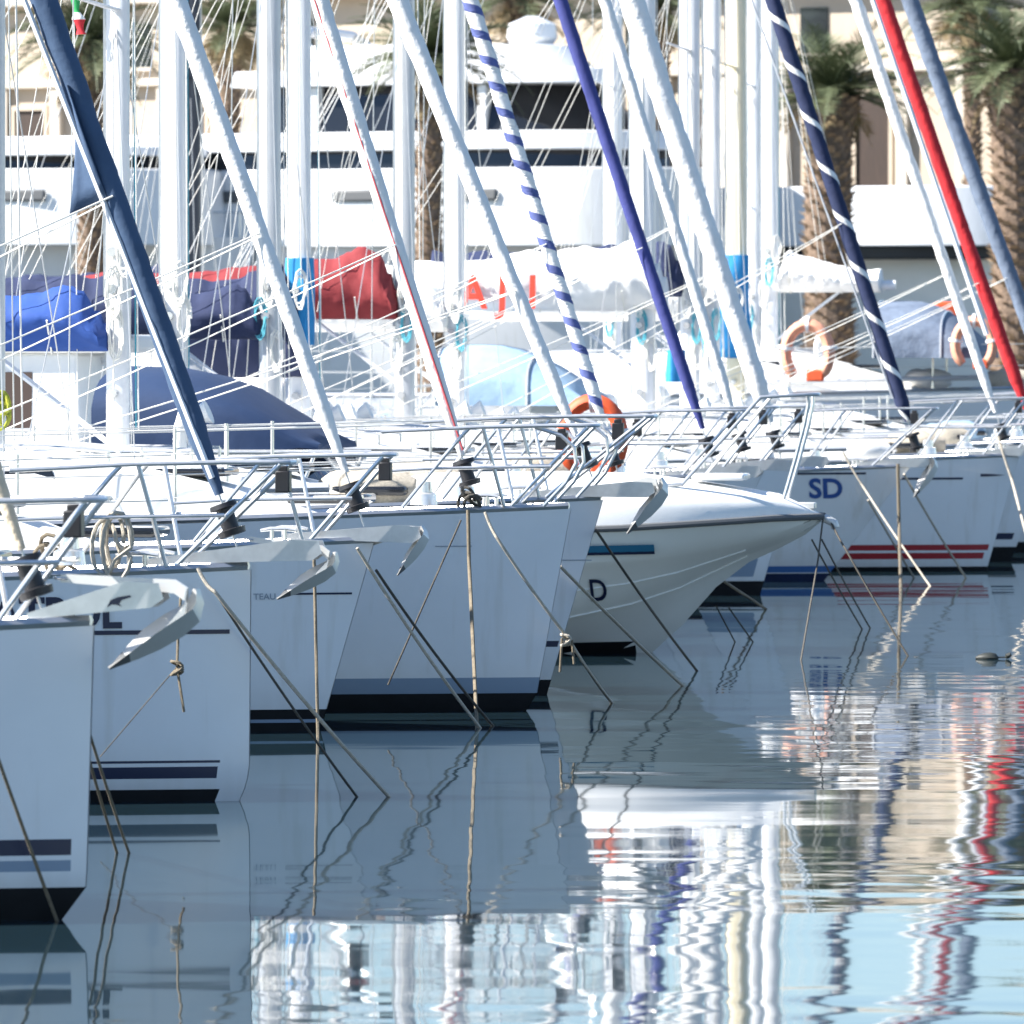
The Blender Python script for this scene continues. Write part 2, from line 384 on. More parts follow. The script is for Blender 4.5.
def pulpit(b, root, over=0.12, h=0.56, light=True, lt=None, style=0):
    r = 0.0125 if b.s > 130 else .0115; z = b.zd; top = z + h
    aft = 1.15
    m = MB(); ya = b.half(aft, z) - .05; yb = 0.17
    for sg in (-1, 1):
        yk = sg * ya
        pts = [(-aft, yk, top - .03), (-.55, sg * lerp(yb, ya, .50), top)] + bez((-0.1, sg * lerp(yb, ya, .10), top + .01), (over, sg * yb, top + .01), (over + .02, sg * (yb - .05), top + .01), 4) + [(over + .03, sg * .02, top + .01)]
        m.tube(pts, r, 8)
        m.tube(bez((over - .02, sg * yb * .9, top), (over - .05, sg * yb, top - .03), (-.36, sg * .16, z + .02), 3), r, 8)      # front leg leaning aft
        if b.s > 140: m.tube([(-.52, sg * lerp(yb, ya, .47), top), (-.40, sg * .2, z + .02)], r, 8)
        m.tube(bez((-.60, sg * lerp(yb, ya, .52), top), (-.66, sg * lerp(yb, ya, .55), top - .05), (-1.02, sg * (ya - .02), z + .01), 4), r, 8)
        m.tube([(-aft, yk, top - .28), (-.80, sg * lerp(yb, ya, .70), z + h * .5), (-.10, sg * .19, z + h * .52)], r * .85, 8)
        if style and b.s > 120: m.tube(bez((-.2, sg * .2, top), (.3, sg * .15, top - .1), (-.15, sg * .18, z + .02), 5), r, 8)
    p = m.build('pulpit', 'chrome', root)
    if light:
        l = lt if lt is not None else -0.02
        k = MB(); k.box((over + l, -.06, top - .09), (.075, .075, .11)); k.box((over + l, -.06, top - .025), (.05, .05, .03)); k.build('nav_light', 'black', p, bevel=.006)
    return p

def stanchions(b, root, h=0.6, first=2.4, step=1.75):
    t = first; pts = {-1: [(-1.15, 0, 0)], 1: [(-1.15, 0, 0)]}
    tops = {}
    for sg in (-1, 1):
        ya = b.half(1.15, b.zd) - .05
        tops[sg] = [Vector((-1.15, sg * ya, b.zd + .53))]
    while t < b.L - .4:
        z = b.sheer(t); y = b.half(t, z) - .05
        for sg in (-1, 1):
            m = MB(); m.tube([(-t, sg * y, z), (-t, sg * y, z + h)], .012, 8); m.tube([(-t, sg * y, z), (-t, sg * y, z + .07)], .022, 8)
            m.build('stanchion', 'chrome', root); tops[sg].append(Vector((-t, sg * y, z + h - .02)))
        t += step
    for sg in (-1, 1):
        for dz in (0, -.27):
            m = MB(); m.tube([p + Vector((0, 0, dz)) for p in tops[sg]], .0045, 5); m.build('lifeline', 'wire', root)

def wire(root, a, c, r, mt, name, sag=0.0, n=2):
    a, c = Vector(a), Vector(c); m = MB()
    pts = [a.lerp(c, i / n) + Vector((0, 0, -4 * sag * (i / n) * (1 - i / n))) for i in range(n + 1)]
    m.tube(pts, r, 5); return m.build(name, mt, root, smooth=60)

def mast(b, root, J, H, foot, mt='mast', w=.16, d=.105, spreaders=2):
    m = MB(); rows = []
    for z in (foot, foot + .5, H * .5, H * .8, H):
        k = 1 if z < H * .81 else .8
        rows.append([(-J + math.copysign(abs(math.cos(a)) ** .75, math.cos(a)) * w / 2 * k, math.copysign(abs(math.sin(a)) ** .75, math.sin(a)) * d / 2 * k, z)
                     for a in [2 * math.pi * i / 16 for i in range(16)]])
    m.loft(rows); o = m.build('mast', mt, root, smooth=45)
    # luff track and fittings
    k = MB(); k.box((-J - w / 2 - .008, 0, (foot + 1 + H) / 2), (.022, .03, H - foot - 1)); k.build('mast_track', 'alu', o, smooth=0)
    for zz in (foot + .35, foot + 1.05, foot + 1.3):
        k = MB(); k.tube([(-J - .02, -d / 2 - .002, zz), (-J - .02, -d / 2 - .07, zz)], .035, 10); k.build('winch', 'chrome', o)
    half = b.half(J + .15, b.sheer(J)) - .08
    zs_ = [foot + (H - foot) * f for f in ((.36, .68) if spreaders == 2 else (.5,))]
    for zz in zs_:
        for sg in (-1, 1):
            k = MB(); L_ = half * .82
            k.tube([(-J, sg * .04, zz), (-J - .12, sg * L_, zz + .05)], [.032, .018], 8, flat=.5); k.build('spreader', mt, o)
    for sg in (-1, 1):
        c = (-J - .12, sg * half, b.sheer(J)); tip = [(-J - .12, sg * half * .82, zz + .05) for zz in zs_]
        mm = MB(); mm.tube([c] + tip + [(-J, sg * .04, H * .93)], .005, 5); mm.build('shroud', 'wire', root)
        wire(root, (-J + .35, sg * half, b.sheer(J)), (-J, sg * .04, zs_[0] - .1), .0045, 'wire', 'shroud')
        wire(root, (-J - .5, sg * half, b.sheer(J)), (-J, sg * .04, zs_[0] - .12), .0045, 'wire', 'shroud')
    wire(root, (-b.L + .1, 0, b.sheer(b.L) + .05), (-J - .05, 0, H - .05), .005, 'wire', 'backstay')
    for dx, dy, mt2, f in ((.09, -.05, 'wirew', .95), (.11, .03, 'wiret' if rnd.random() < .4 else 'wirew', .8), (-.03, -.10, 'wirew', .7)):
        wire(root, (-J + dx + rnd.uniform(0, .12), dy, foot + .1), (-J + dx * .8, dy * .8, H * f), .0055, mt2, 'halyard')
    return o

def furled(b, root, p0, p1, r0, r1, mt, stripe=None, pitch=.45, frac=.3, z0=.35, ztop=.94, name='furled_sail', clew=None, wrinkle=.14):
    """sail rolled round the forestay from p0 (tack) to p1 (mast)"""
    p0, p1 = Vector(p0), Vector(p1); d = p1 - p0; Ln = d.length
    st = wire(root, p0, p1, .006, 'wire', 'forestay')
    k = MB(); u = d / Ln
    k.tube([p0 + u * .10, p0 + u * .13, p0 + u * .135, p0 + u * .24, p0 + u * .245, p0 + u * .27], [.07, .075, .045, .045, .075, .07], 14)
    k.build('furling_drum', 'black', root)
    a0 = z0; a1 = ztop * Ln; N = int((a1 - a0) / (.03 if stripe else .06)); seg = 20 if stripe else 14
    ax = u.cross(Vector((0, 1, 0))).normalized(); ay = u.cross(ax); rows = []
    sd = rnd.uniform(0, 50)
    for i in range(N + 1):
        f = i / N; a = lerp(a0, a1, f)
        rr = lerp(r0, r1, min(1, f * 1.7)) if f < .6 else lerp(r1, r1 * .45, (f - .6) / .4)
        if i < 6: rr *= lerp(.45, 1, i / 6)
        c = p0 + u * a + ax * (.05 * math.sin(math.pi * f))
        ring = []
        for j in range(seg):
            an = 2 * math.pi * j / seg - (2 * math.pi * a / pitch if stripe else 0)
            ph = (an / (2 * math.pi) + a / pitch) % 1.0
            rad = rr * (1 + wrinkle * ((noise.noise(Vector((math.cos(an + 9 * a) * 1.6 + sd, math.sin(an + 9 * a) * 1.6, a * 1.1))) + .45 * noise.noise(Vector((math.cos(an + 5 * a) * 3 + sd, math.sin(an + 5 * a) * 3, a * 5)))) + .5 * (1 - ph)) - wrinkle * .3)
            ring.append(c + (ax * math.cos(an) + ay * math.sin(an)) * rad)
        rows.append(ring)
    m = MB()
    fn = None
    if stripe: fn = lambda i, j: 1 if (j + .5) / seg < frac else 0
    m.loft(rows, mif=fn); o = m.build(name, [mt, stripe] if stripe else mt, root, smooth=50)
    if clew:     # loose clew of the sail standing off the roll: (distance along, drop, width)
        a, hh, ww = clew; m = MB(); rows = []
        for i in range(7):
            v = i / 6; c = p0 + u * (a + hh * (1 - v)); wd = ww * (v ** 1.3)
            row = []
            for j in range(6):
                q = j / 5
                row.append(c - ax * (r1 * .5 + wd * q) * (1 if ax.x > 0 else -1) + ay * (.03 * math.sin(q * 3 + v * 4)) + Vector((0, -r1 * (1 - q) * .9, -.01 * q * v)))
            rows.append(row)
        m.loft(rows, closed=False, caps=False)
        k = m.build('sail_clew', mt, o); sol = k.modifiers.new('solid', 'SOLIDIFY'); sol.thickness = .006
    return o

def sail_cover(b, root, J, z, length, mt, h0=.42, h1=.26, wd=.15, boom_mt='mast', name='sail_cover', front=.06, bulge=.0, direction=-1):
    m = MB(); m.tube([(-J + direction * .08, 0, z), (-J + direction * (length + .3), 0, z + .02)], .062, 12); bo = m.build('boom', boom_mt, root)
    rows = []; n = 90; sd = rnd.uniform(0, 90)
    for i in range(n + 1):
        f = i / n; x = -J + direction * (front + f * length)
        h = lerp(h0, h1, min(1, f * 1.25)) * (1 + bulge * math.sin(f * math.pi)) * ((.5, .72, .9, 1.03, 1.1, 1.13, 1.12, 1.08, 1.04, 1.02)[int(i * .62)] if i * .62 < 10 else 1)
        ring = []
        for j in range(32):
            a = 2 * math.pi * j / 32; cy, cz = math.sin(a), math.cos(a)
            wr = 1 + .24 * noise.noise(Vector((x * 3.2 + sd + cz, cy * 1.4, cz * 1.4))) + .13 * noise.noise(Vector((x * 9 + sd + cz * 2.5, cy * 1.5, cz * 1.5))) - .10 * max(0, math.cos((f - .12) * 2 * math.pi / .25)) ** 8 + .16 * (.35 - abs(noise.noise(Vector((x * 4 + sd + cz * 2.2, cy * 1.3 + 7, cz * 2.0))))) - .10 * abs(noise.noise(Vector((x * 10 - sd + cz * 4, cy * 2.0, cz * 3.0))))
            zz = z + .02 + (cz * .5 + .5) * h * (1 + .16 * noise.noise(Vector((x * 2.5, sd, 1))) + .05 * noise.noise(Vector((x * 8, sd, 4)))) - .09
            y = cy * wd * wr * (1 - .45 * max(0, cz)) * (.7 if i in (0, n) else 1)
            ring.append((x, y, zz))
        rows.append(ring)
    m = MB(); m.loft(rows); c = m.build(name, mt, root, smooth=60)
    for i in range(4):
        x = -J + direction * (front + length * (.12 + .25 * i))
        k = MB(); k.tube([(x, -wd * 1.06, z + .14), (x, -wd * .3, z - .085), (x, wd * .9, z + .12)], .007, 5); k.build('cover_tie', 'wirew', c)
    # lazy jacks
    for f in (.25, .55, .85):
        for sg in (-1, 1):
            wire(root, (-J + direction * length * f, sg * (wd + .02), z), (-J + direction * .05, sg * .08, z + 4.6), .0035, 'wirew', 'lazy_jack')
    wire(root, (-J + direction * .9, 0, z - .05), (-J - .02 * direction, 0, z - .75), .02, 'mast', 'boom_vang')
    return c

def sprayhood(b, root, t0, t1, z0, z1, hw, mt, name='sprayhood', win='glass'):
    rows = []; n = 8
    for i in range(n + 1):
        f = i / n; t = lerp(t0, t1, f); h = (z1 - z0) * (math.sin(min(1, .12 + f * 1.25) * math.pi / 2) ** .9)
        rows.append([(-t - .02 * math.sin(a), -hw * math.cos(a) * (1 + .02 * math.sin(7 * a + i)), z0 + h * (math.sin(a) ** .62 if math.sin(a) > 0 else 0))
                     for a in [math.pi * k / 16 for k in range(17)]])
    m = MB(); m.loft(rows, closed=False, caps=True); o = m.build(name, mt, root, smooth=55)
    if win:
        for k0, k1 in ((2, 4),):
            for sg in (0, 1):
                pts = []
                for (i, k) in ((3, k0), (3, k1), (6, k1), (6, k0)):
                    kk = k if sg == 0 else 16 - k; p = Vector(rows[i][kk]); pts.append(p + Vector((0, -.012 if sg == 0 else .012, .004)))
                w = MB(); inn = [p + Vector((0, .02 if sg == 0 else -.02, 0)) for p in pts]; w.loft([pts, inn]); w.build('window', win, o, smooth=0)
    fr = MB()
    for i in (3, n): fr.tube([(x, y * 1.01, z + .004) for x, y, z in rows[i]], .013, 6)
    fr.build('hood_frame', 'chrome', o); return o

def roller(b, root, over, aft=.55, tilt=.0, mt='alu', wd=.07, hh=.07):
    m = MB(); z = b.zd + .035
    x0, x1 = -aft, over
    for sg in (-1, 1):
        m.add([(x0, sg * wd - .005, z - .01), (x1 - .05, sg * wd - .005, z - .035 - tilt), (x1, sg * wd - .005, z + .0 - tilt), (x1 - .02, sg * wd - .005, z + hh * .9 - tilt), (x1 - .16, sg * wd - .005, z + hh - tilt), (x0, sg * wd - .005, z + .015),
               (x0, sg * wd + .005, z - .01), (x1 - .05, sg * wd + .005, z - .035 - tilt), (x1, sg * wd + .005, z + .0 - tilt), (x1 - .02, sg * wd + .005, z + hh * .9 - tilt), (x1 - .16, sg * wd + .005, z + hh - tilt), (x0, sg * wd + .005, z + .015)],
              [(0, 1, 2, 3, 4, 5), (11, 10, 9, 8, 7, 6)] + [(i, (i + 1) % 6, 6 + (i + 1) % 6, 6 + i) for i in range(6)])
    m.box(((x0 + x1) / 2 - .03, 0, z - .012 - tilt / 2), (x1 - x0 - .1, wd * 2 - .012, .008), 0, Matrix.Rotation(math.atan2(tilt, x1 - x0), 3, 'Y'))
    o = m.build('bow_roller', mt, root, smooth=30)
    k = MB(); k.tube([(x1 - .06, -wd + .008, z + .01 - tilt), (x1 - .06, wd - .008, z + .01 - tilt)], .034, 12); k.build('roller_wheel', 'rubber', o)
    return o

def cleats(b, root):
    for sg in (-1, 1):
        m = MB(); z = b.zd + .03; t = .55; y = sg * (b.half(t, b.zd) - .07); x = -t
        m.tube([(x - .11, y, z + .045), (x - .05, y, z + .055), (x + .05, y, z + .055), (x + .11, y, z + .045)], [.009, .013, .013, .009], 8)
        for dx in (-.04, .04): m.tube([(x + dx, y, z - .02), (x + dx, y, z + .05)], .013, 8)
        m.build('cleat', 'chrome', root)
    m = MB(); m.tube([(-.95, 0, b.zd + .02), (-.95, 0, b.zd + .09), (-.95, 0, b.zd + .10), (-.95, 0, b.zd + .17)], [.09, .08, .055, .05], 14)
    m.build('windlass', 'chrome', root)
    m = MB(); m.box((-1.55, 0, b.zd + .06), (.5, .48, .06)); m.build('fore_hatch', 'glass', root, bevel=.02)

def hull_text(b, root, txt, px, py, hpx, mt, bold=.012, name='lettering', widthpx=None, base=None):
    a = b.aft(px); z = b.zat(a, py); size = hpx / b.s / .70
    vs, fs = text_mesh(txt, size, bold * size)
    if not vs: return
    mx = max(v[0] for v in vs); sx = (widthpx / b.s) / mx if widthpx else 1.0
    m = MB(); out = []
    for x, y, _ in vs: out.append(b.side(-a + x * sx, z + y, .006))
    m.add(out, fs); return m.build(name, mt, root, smooth=0)

def hull_strip(b, root, px0, px1, py, th, mt, name='hull_stripe', taper=False):
    """a raised line on the starboard topside"""
    a0, a1 = b.aft(px0), b.aft(px1); z = b.zat((a0 + a1) / 2, py); n = 14; rows = []
    for i in range(n + 1):
        x = lerp(-a0, -a1, i / n); k = th * (1 if not taper else max(.1, 1 - (i / n) ** 2)) / 2
        rows.append([b.side(x, z - k, .004), b.side(x, z + k, .004)])
    m = MB(); m.loft(rows, closed=False, caps=False); return m.build(name, mt, root, smooth=0)

def gear(b, root, J, foot):
    for sg in (-1, 1):      # cowl vents by the mast
        x = -J + .55 + rnd.uniform(-.1, .1); y = sg * .34; m = MB()
        m.tube([(x, y, foot - .05), (x, y, foot + .12), (x + .03, y, foot + .19), (x + .10, y, foot + .22)], [.045, .045, .06, .085], 12); m.build('cowl_vent', 'deck', root)
    m = MB(); m.tube([(-J - 1.0, .30, foot + .16), (-J - 1.0, -.30, foot + .16)], [.17, .17], 16); m.build('life_raft', 'deck', root, bevel=.04)
    m = MB(); y = -b.half(3, 1) + .12; m.tube([(-1.7, y, b.sheer(1.7) + .16), (-4.6, y - .12, b.sheer(4.6) + .16)], .032, 8); m.build('spinnaker_pole', 'mast_grey', root)
    for q in range(3):      # halyards coiled at the mast foot
        m = MB(); c = Vector((-J + rnd.uniform(-.1, .12), -.10 - .03 * q, foot + .75 + .28 * q)); pts = []
        for i in range(44):
            a = i * .5; k = 1 + .25 * math.sin(i * .9 + q); pts.append(c + Vector((.05 * k * math.cos(a), .015 * math.sin(i), .15 * k * math.sin(a))))
        m.tube(pts, .007, 5); m.build('halyard_coil', 'wiret' if q == 1 and b.s < 120 else 'wirew', root)
    for q in range(2):      # sail bags and bundles on the foredeck
        m = MB(); x = -1.6 - .9 * q + rnd.uniform(-.15, .15); y = rnd.uniform(-.35, .2); rows = []; L_ = rnd.uniform(.5, .8); sd = rnd.uniform(0, 99)
        for i in range(9):
            f = i / 8; r_ = .15 * math.sin(math.pi * (.08 + .84 * f)) ** .5
            rows.append([(x - L_ * (f - .5), y + r_ * 1.25 * math.cos(a) * (1 + .3 * noise.noise(Vector((f * 4 + sd, math.cos(a), math.sin(a))))), b.sheer(1.5) + .12 + r_ * math.sin(a) * (1 + .3 * noise.noise(Vector((f * 4 + sd, math.cos(a), 3 + math.sin(a)))))) for a in [2 * math.pi * k / 12 for k in range(12)]])
        m.loft(rows); m.build('sail_bag', rnd.choice(['canvas_white', 'canvas_pale', 'canvas_white', 'rope_pale']), root, smooth=60)
BOATS = {}
def sailboat(key, label, px, sc, zd=1.25, L=10., B=3., rake=.25, kn=0, zk=.3, bands=(), mats=('gel',), rail='alu', mast_px=None, J=None, mast_mt='mast', mast_w=.16,
             H=None, stay=None, tack=.1, ztack=.08, sail=None, cab=(1.7, 6.6, .42), pul=None, over=.30, tilt=0., cover=None, hood=None, extra=(), roll=True,
             group='sailboats moored side by side', rz=None, foot=None, jib=True, win='glass', raft=.55):
    b = Boat(px, sc, zd, L, B, rake, kn, zk); b.rail_mat = rail
    root = thing('sailboat', label, 'sailboat', (b.X0, b.Y0, 0), HEAD, group); b.root = root
    hull(b, root, list(mats), list(bands)); deck(b, root)
    if cab: cabin(b, root, *cab, win=win)
    J = J if J else b.aft(mast_px)
    ht = foot if foot else b.sheer(J) + (cab[2] * 1.05 if cab and cab[0] < J < cab[1] else 0)
    H_ = H or 13.
    if stay:         # (column at the top edge of the photo) gives the slope of the stay
        z0 = CH + HZ / sc; xt = -tack; zt = zd + ztack
        xa = -b.aft(stay); m_ = (xt - xa) / (z0 - zt); zi = zt + (J - tack) / m_
        if H is None: H_ = max(zi * 1.04, zi + .4)
        k = dict(sail or {}); r0 = k.pop('r0', .05); r1 = k.pop('r1', .07); mt = k.pop('mt', 'sail')
        furled(b, root, (xt, 0, zt), (-J + .08, 0, zi), r0, r1, mt, **k)
        if jib:
            for sg in (-1, 1):
                a_ = .16; px_ = xt - (J - tack) * a_; pz = zt + (zi - zt) * a_
                wire(root, (px_, sg * .06, pz), (-5.2, sg * (b.half(5.2, 1) - .25), b.sheer(5.2) + .1), .0052, 'wirew', 'jib_sheet', sag=.04, n=6)
    mast(b, root, J, H_, ht, mast_mt, w=mast_w, d=mast_w * .66)
    if pul is not None: pulpit(b, root, **pul)
    stanchions(b, root); cleats(b, root)
    if sc <= 152: gear(b, root, J, ht)
    if roll: roller(b, root, over, tilt=tilt, aft=raft)
    if cover: sail_cover(b, root, J, boom_mt=mast_mt, **cover)
    if hood: sprayhood(b, root, **hood)
    for e in extra:
        (x0, y0, x1, y1, r, mt, nm) = e
        a0, a1 = b.aft(x0), b.aft(x1)
        wire(root, (-a0, -.05, b.zat(a0, y0)), (-a1, -.05, b.zat(a1, y1)), r, mt, nm)
    b.J = J; b.H = H_; BOATS[key] = b
    return b

W3 = ('gel', 'anti', 'navy', 'steel_stripe')
b1 = sailboat('one', 'nearest white sailboat at the left edge, only its bow in view', 94, 248, zd=1.19, B=3.2, rake=.035, kn=.10, zk=.16,
              mats=W3, bands=((-.42, .135, 1, 0), (.20, .245, 3, .06), (.265, .33, 2, .06)), J=4.2, stay=-168, tack=.20, ztack=.02, sail=dict(mt='sail_cream', r0=.04, r1=.06, z0=.30, wrinkle=.12),
              pul=dict(over=.02, h=.50, lt=-.09), over=.30, tilt=-.075, raft=.26)
b2 = sailboat('two', 'white sailboat with slate blue furled headsail and navy letters on its bow', 251, 196, zd=1.18, B=3.1, rake=.01, kn=.05, zk=.2,
              mats=W3, bands=((-.42, .062, 1, .12), (.118, .178, 2, .15), (.197, .210, 2, .14)), J=4.1, stay=48, tack=.06, ztack=.08,
              sail=dict(mt='canvas_slate', r0=.055, r1=.088, z0=.32, clew=(1.93, .62, .22), wrinkle=.12), pul=dict(over=.20, h=.54, lt=-.02), over=.38, tilt=-.05,
              extra=((26, 0, 214, 478, .016, 'mast', 'inner_forestay'),))
b3 = sailboat('three', 'white sailboat with plain white furled headsail, third hull from the left', 374, 166, zd=1.14, B=2.9, rake=.33, mats=W3,
              bands=((-.42, .135, 1, 0), (.055, .075, 3, .0)), J=4.0, stay=180, tack=.06, ztack=.10, sail=dict(mt='sail', r0=.045, r1=.082, z0=.34, wrinkle=.13), pul=dict(over=.10, h=.52, lt=-.02), over=.30)
b4 = sailboat('four', 'white sailboat with broad black waterline and grey boot stripe, fourth hull from the left', 571, 157, zd=1.29, B=2.8, rake=.24, kn=.05, zk=.1, mats=W3,
              bands=((-.42, .115, 1, 0), (.115, .215, 3, 0)), mast_px=-7, stay=323, tack=.62, ztack=.05, mast_mt='mast_grey', H=10.8,
              sail=dict(mt='sail', r0=.045, r1=.075, z0=.30), pul=dict(over=.15, h=.52, lt=-.2, style=1), over=.05, roll=False, jib=True,
              extra=((316, 0, 464, 450, .007, 'wirer', 'halyard'),))
b5 = sailboat('five', 'white sailboat with royal blue sail cover on its boom at the left edge', 603, 150, zd=1.30, B=2.7, rake=.38, mats=W3,
              bands=((-.42, .10, 1, 0), (.32, .36, 2, .02)), mast_px=118, stay=401, tack=.06, ztack=.12, H=9.8, foot=1.66, cab=(1.5, 6.0, .36),
              sail=dict(mt='sail', r0=.045, r1=.08, z0=.34, wrinkle=.12), pul=dict(over=.33, h=.55, lt=-.22, style=1), over=.36, tilt=-.02,
              cover=dict(z=2.36, length=3.2, mt='canvas_blue', h0=.42, h1=.27, wd=.2))
t1 = sailboat('t1', 'sailboat with blue and white striped furled headsail and a hard white deckhouse', 632, 125, zd=1.2, B=2.9, rake=.5, mats=W3, bands=((-.42, .1, 1, 0),), mast_px=174, mast_w=.21,
              stay=473, tack=.10, sail=dict(mt='sail', stripe='canvas_periwinkle', r0=.055, r1=.078, pitch=.22, frac=.36, z0=.5), pul=dict(over=.15, lt=-.1),
              cover=dict(z=2.5, length=3.0, mt='canvas_navy', h0=.5, h1=.4, wd=.2))
t2 = sailboat('t2', 'sailboat with solid indigo furled headsail slanting down to an orange horseshoe buoy', 727, 118, zd=1.22, B=2.9, rake=.6, mats=W3, bands=((-.42, .1, 1, 0),), mast_px=270,
              stay=563, tack=.10, mast_mt='mast_grey', mast_w=.19, sail=dict(mt='canvas_indigo', r0=.05, r1=.068, z0=.35, wrinkle=.08), pul=dict(over=.15, lt=-.1),
              cover=dict(z=2.46, length=2.8, mt='canvas_navy', h0=.45, h1=.3, wd=.17),
              hood=dict(t0=4.15, t1=5.6, z0=1.55, z1=2.42, hw=.95, mt='canvas_white', win=None))
ya = sailboat('y', 'sailboat with drooping navy sail bag and azure cloth tied at its mast', 764, 112, zd=1.22, B=2.9, rake=.6, mats=W3, bands=((-.42, .1, 1, 0),), mast_px=300, mast_w=.2,
              stay=607, tack=.15, mast_mt='mast', sail=dict(mt='sail', r0=.05, r1=.06, z0=.4), pul=dict(over=.1, lt=-.1),
              cover=dict(z=2.12, length=3.0, mt='canvas_navy', h0=.95, h1=.80, wd=.3, front=-.06))
za = sailboat('z', 'sailboat with fat white furled headsail and dark red sail cover', 797, 106.5, zd=1.2, B=2.9, rake=.35, mats=W3, bands=((-.42, .13, 1, 0), (.17, .34, 3, .12)), mast_px=405, mast_w=.19,
              stay=634, tack=.15, mast_mt='mast_grey', sail=dict(mt='sail', r0=.09, r1=.135, z0=.35, wrinkle=.13), pul=dict(over=.12, lt=-.1, style=1),
              cover=dict(z=2.66, length=3.2, mt='canvas_red', h0=.62, h1=.42, wd=.22), hood=dict(t0=4.4, t1=5.4, z0=1.5, z1=2.2, hw=.9, mt='canvas_white', win=None))
ba = sailboat('a', 'white sailboat with blue SD lettering and navy waterline, navy and white spiral headsail', 910, 100.5, zd=1.13, B=2.9, rake=.86, mats=('gel', 'antib', 'blue_stripe'),
              bands=((-.42, .075, 1, 0), (.085, .15, 2, 0)), mast_px=455, mast_w=.2, J=None, stay=775, tack=-.10, mast_mt='mast', roll=True, over=.2,
              sail=dict(mt='canvas_navy', stripe='sail', r0=.07, r1=.082, pitch=.52, frac=.13, z0=.4, wrinkle=.08), pul=dict(over=.25, h=.58, lt=-.2), extra=((752, 0, 892, 395, .011, 'mast_grey', 'inner_forestay'),),
              cover=dict(z=2.55, length=3.0, mt='canvas_white', h0=.4, h1=.3, wd=.18))
bb = sailboat('b', 'white sailboat with twin red waterline stripes and a white sail cover lettered in red', 1019, 96, zd=1.19, B=2.9, rake=.34, mats=('gel', 'anti', 'red'),
              bands=((-.42, .045, 1, 0), (.125, .19, 2, .08), (.215, .275, 2, .05)), mast_px=643, mast_w=.27, stay=858, tack=.12,
              sail=dict(mt='sail', r0=.05, r1=.075, z0=.4, wrinkle=.15), pul=dict(over=.1, h=.6, lt=-.1, style=1), extra=((873, 0, 987, 335, .03, 'mast', 'inner_forestay'),),
              cover=dict(z=2.78, length=3.6, mt='canvas_white', h0=.72, h1=.50, wd=.3, front=-.25), hood=dict(t0=4.45, t1=6.0, z0=1.72, z1=2.36, hw=1.0, mt='canvas_pale', win=None))
bc = sailboat('c', 'sailboat with bright red furled headsail near the right edge', 1052, 92, zd=1.2, B=2.9, rake=.45, mats=W3, bands=((-.42, .16, 1, 0), (.24, .31, 2, .08)), mast_px=690, mast_w=.22,
              stay=885, tack=.15, sail=dict(mt='canvas_scarlet', r0=.07, r1=.085, z0=.4, wrinkle=.07), pul=dict(over=.1, lt=-.1), cover=dict(z=2.95, length=2.8, mt='canvas_navy', h0=.6, h1=.5, wd=.28))
b7 = sailboat('d', 'sailboat with steel blue furled headsail at the right edge', 1082, 88, zd=1.25, B=2.9, rake=.45, mats=W3, bands=((-.42, .12, 1, 0),), mast_px=712, mast_w=.19,
              stay=912, tack=.15, sail=dict(mt='canvas_steel', r0=.08, r1=.105, z0=.4, wrinkle=.10), pul=dict(over=.1, lt=-.1), cover=dict(z=2.7, length=2.6, mt='canvas_white', h0=.5, h1=.4, wd=.2))
be = sailboat('e', 'sailboat with cream painted mast wrapped in azure cloth', 1096, 84, zd=1.25, B=2.9, rake=.45, mats=W3, bands=((-.42, .12, 1, 0),), mast_px=736, mast_mt='mast_cream', mast_w=.235,
              pul=dict(over=.1, lt=-.1))
bf = sailboat('f', 'high sided white cruising yacht with a faded lifebuoy on its rail', 1130, 79.5, zd=1.85, B=3.6, L=12.5, rake=.8, mats=W3, bands=((-.42, .12, 1, 0),), mast_px=770, mast_w=.21, H=15, cab=(2.6, 8.2, .5),
              pul=dict(over=.1, lt=-.1), cover=dict(z=3.1, length=1.3, mt='canvas_white', h0=.5, h1=.30, wd=.34, direction=1, front=.12))
bg_ = sailboat('g', 'far sailboat with slim white mast beside the cream mast', 1120, 76.5, zd=1.4, B=2.9, rake=.45, mats=W3, bands=((-.42, .12, 1, 0),), mast_px=754, mast_w=.17, J=None,
              pul=dict(over=.1, lt=-.1), jib=False, group='far sailboats in front of the stone mole')
bh = sailboat('h', 'far sailboat with charcoal mast standing behind the royal blue sail cover', 490, 80, zd=1.3, B=2.9, rake=.45, mats=W3, bands=((-.42, .12, 1, 0),), mast_px=191, mast_mt='mast_dark', mast_w=.25,
              pul=dict(over=.1, lt=-.1), jib=False, cover=dict(z=2.9, length=3.0, mt='canvas_navy', h0=.5, h1=.4, wd=.25), group='far sailboats in front of the stone mole')
bi = sailboat('i', 'far sailboat with slim white mast ending behind the lettered sail cover', 915, 77.5, zd=1.3, B=2.9, rake=.45, mats=W3, bands=((-.42, .12, 1, 0),), mast_px=613, mast_w=.24,
              pul=dict(over=.1, lt=-.1), jib=False, group='far sailboats in front of the stone mole')

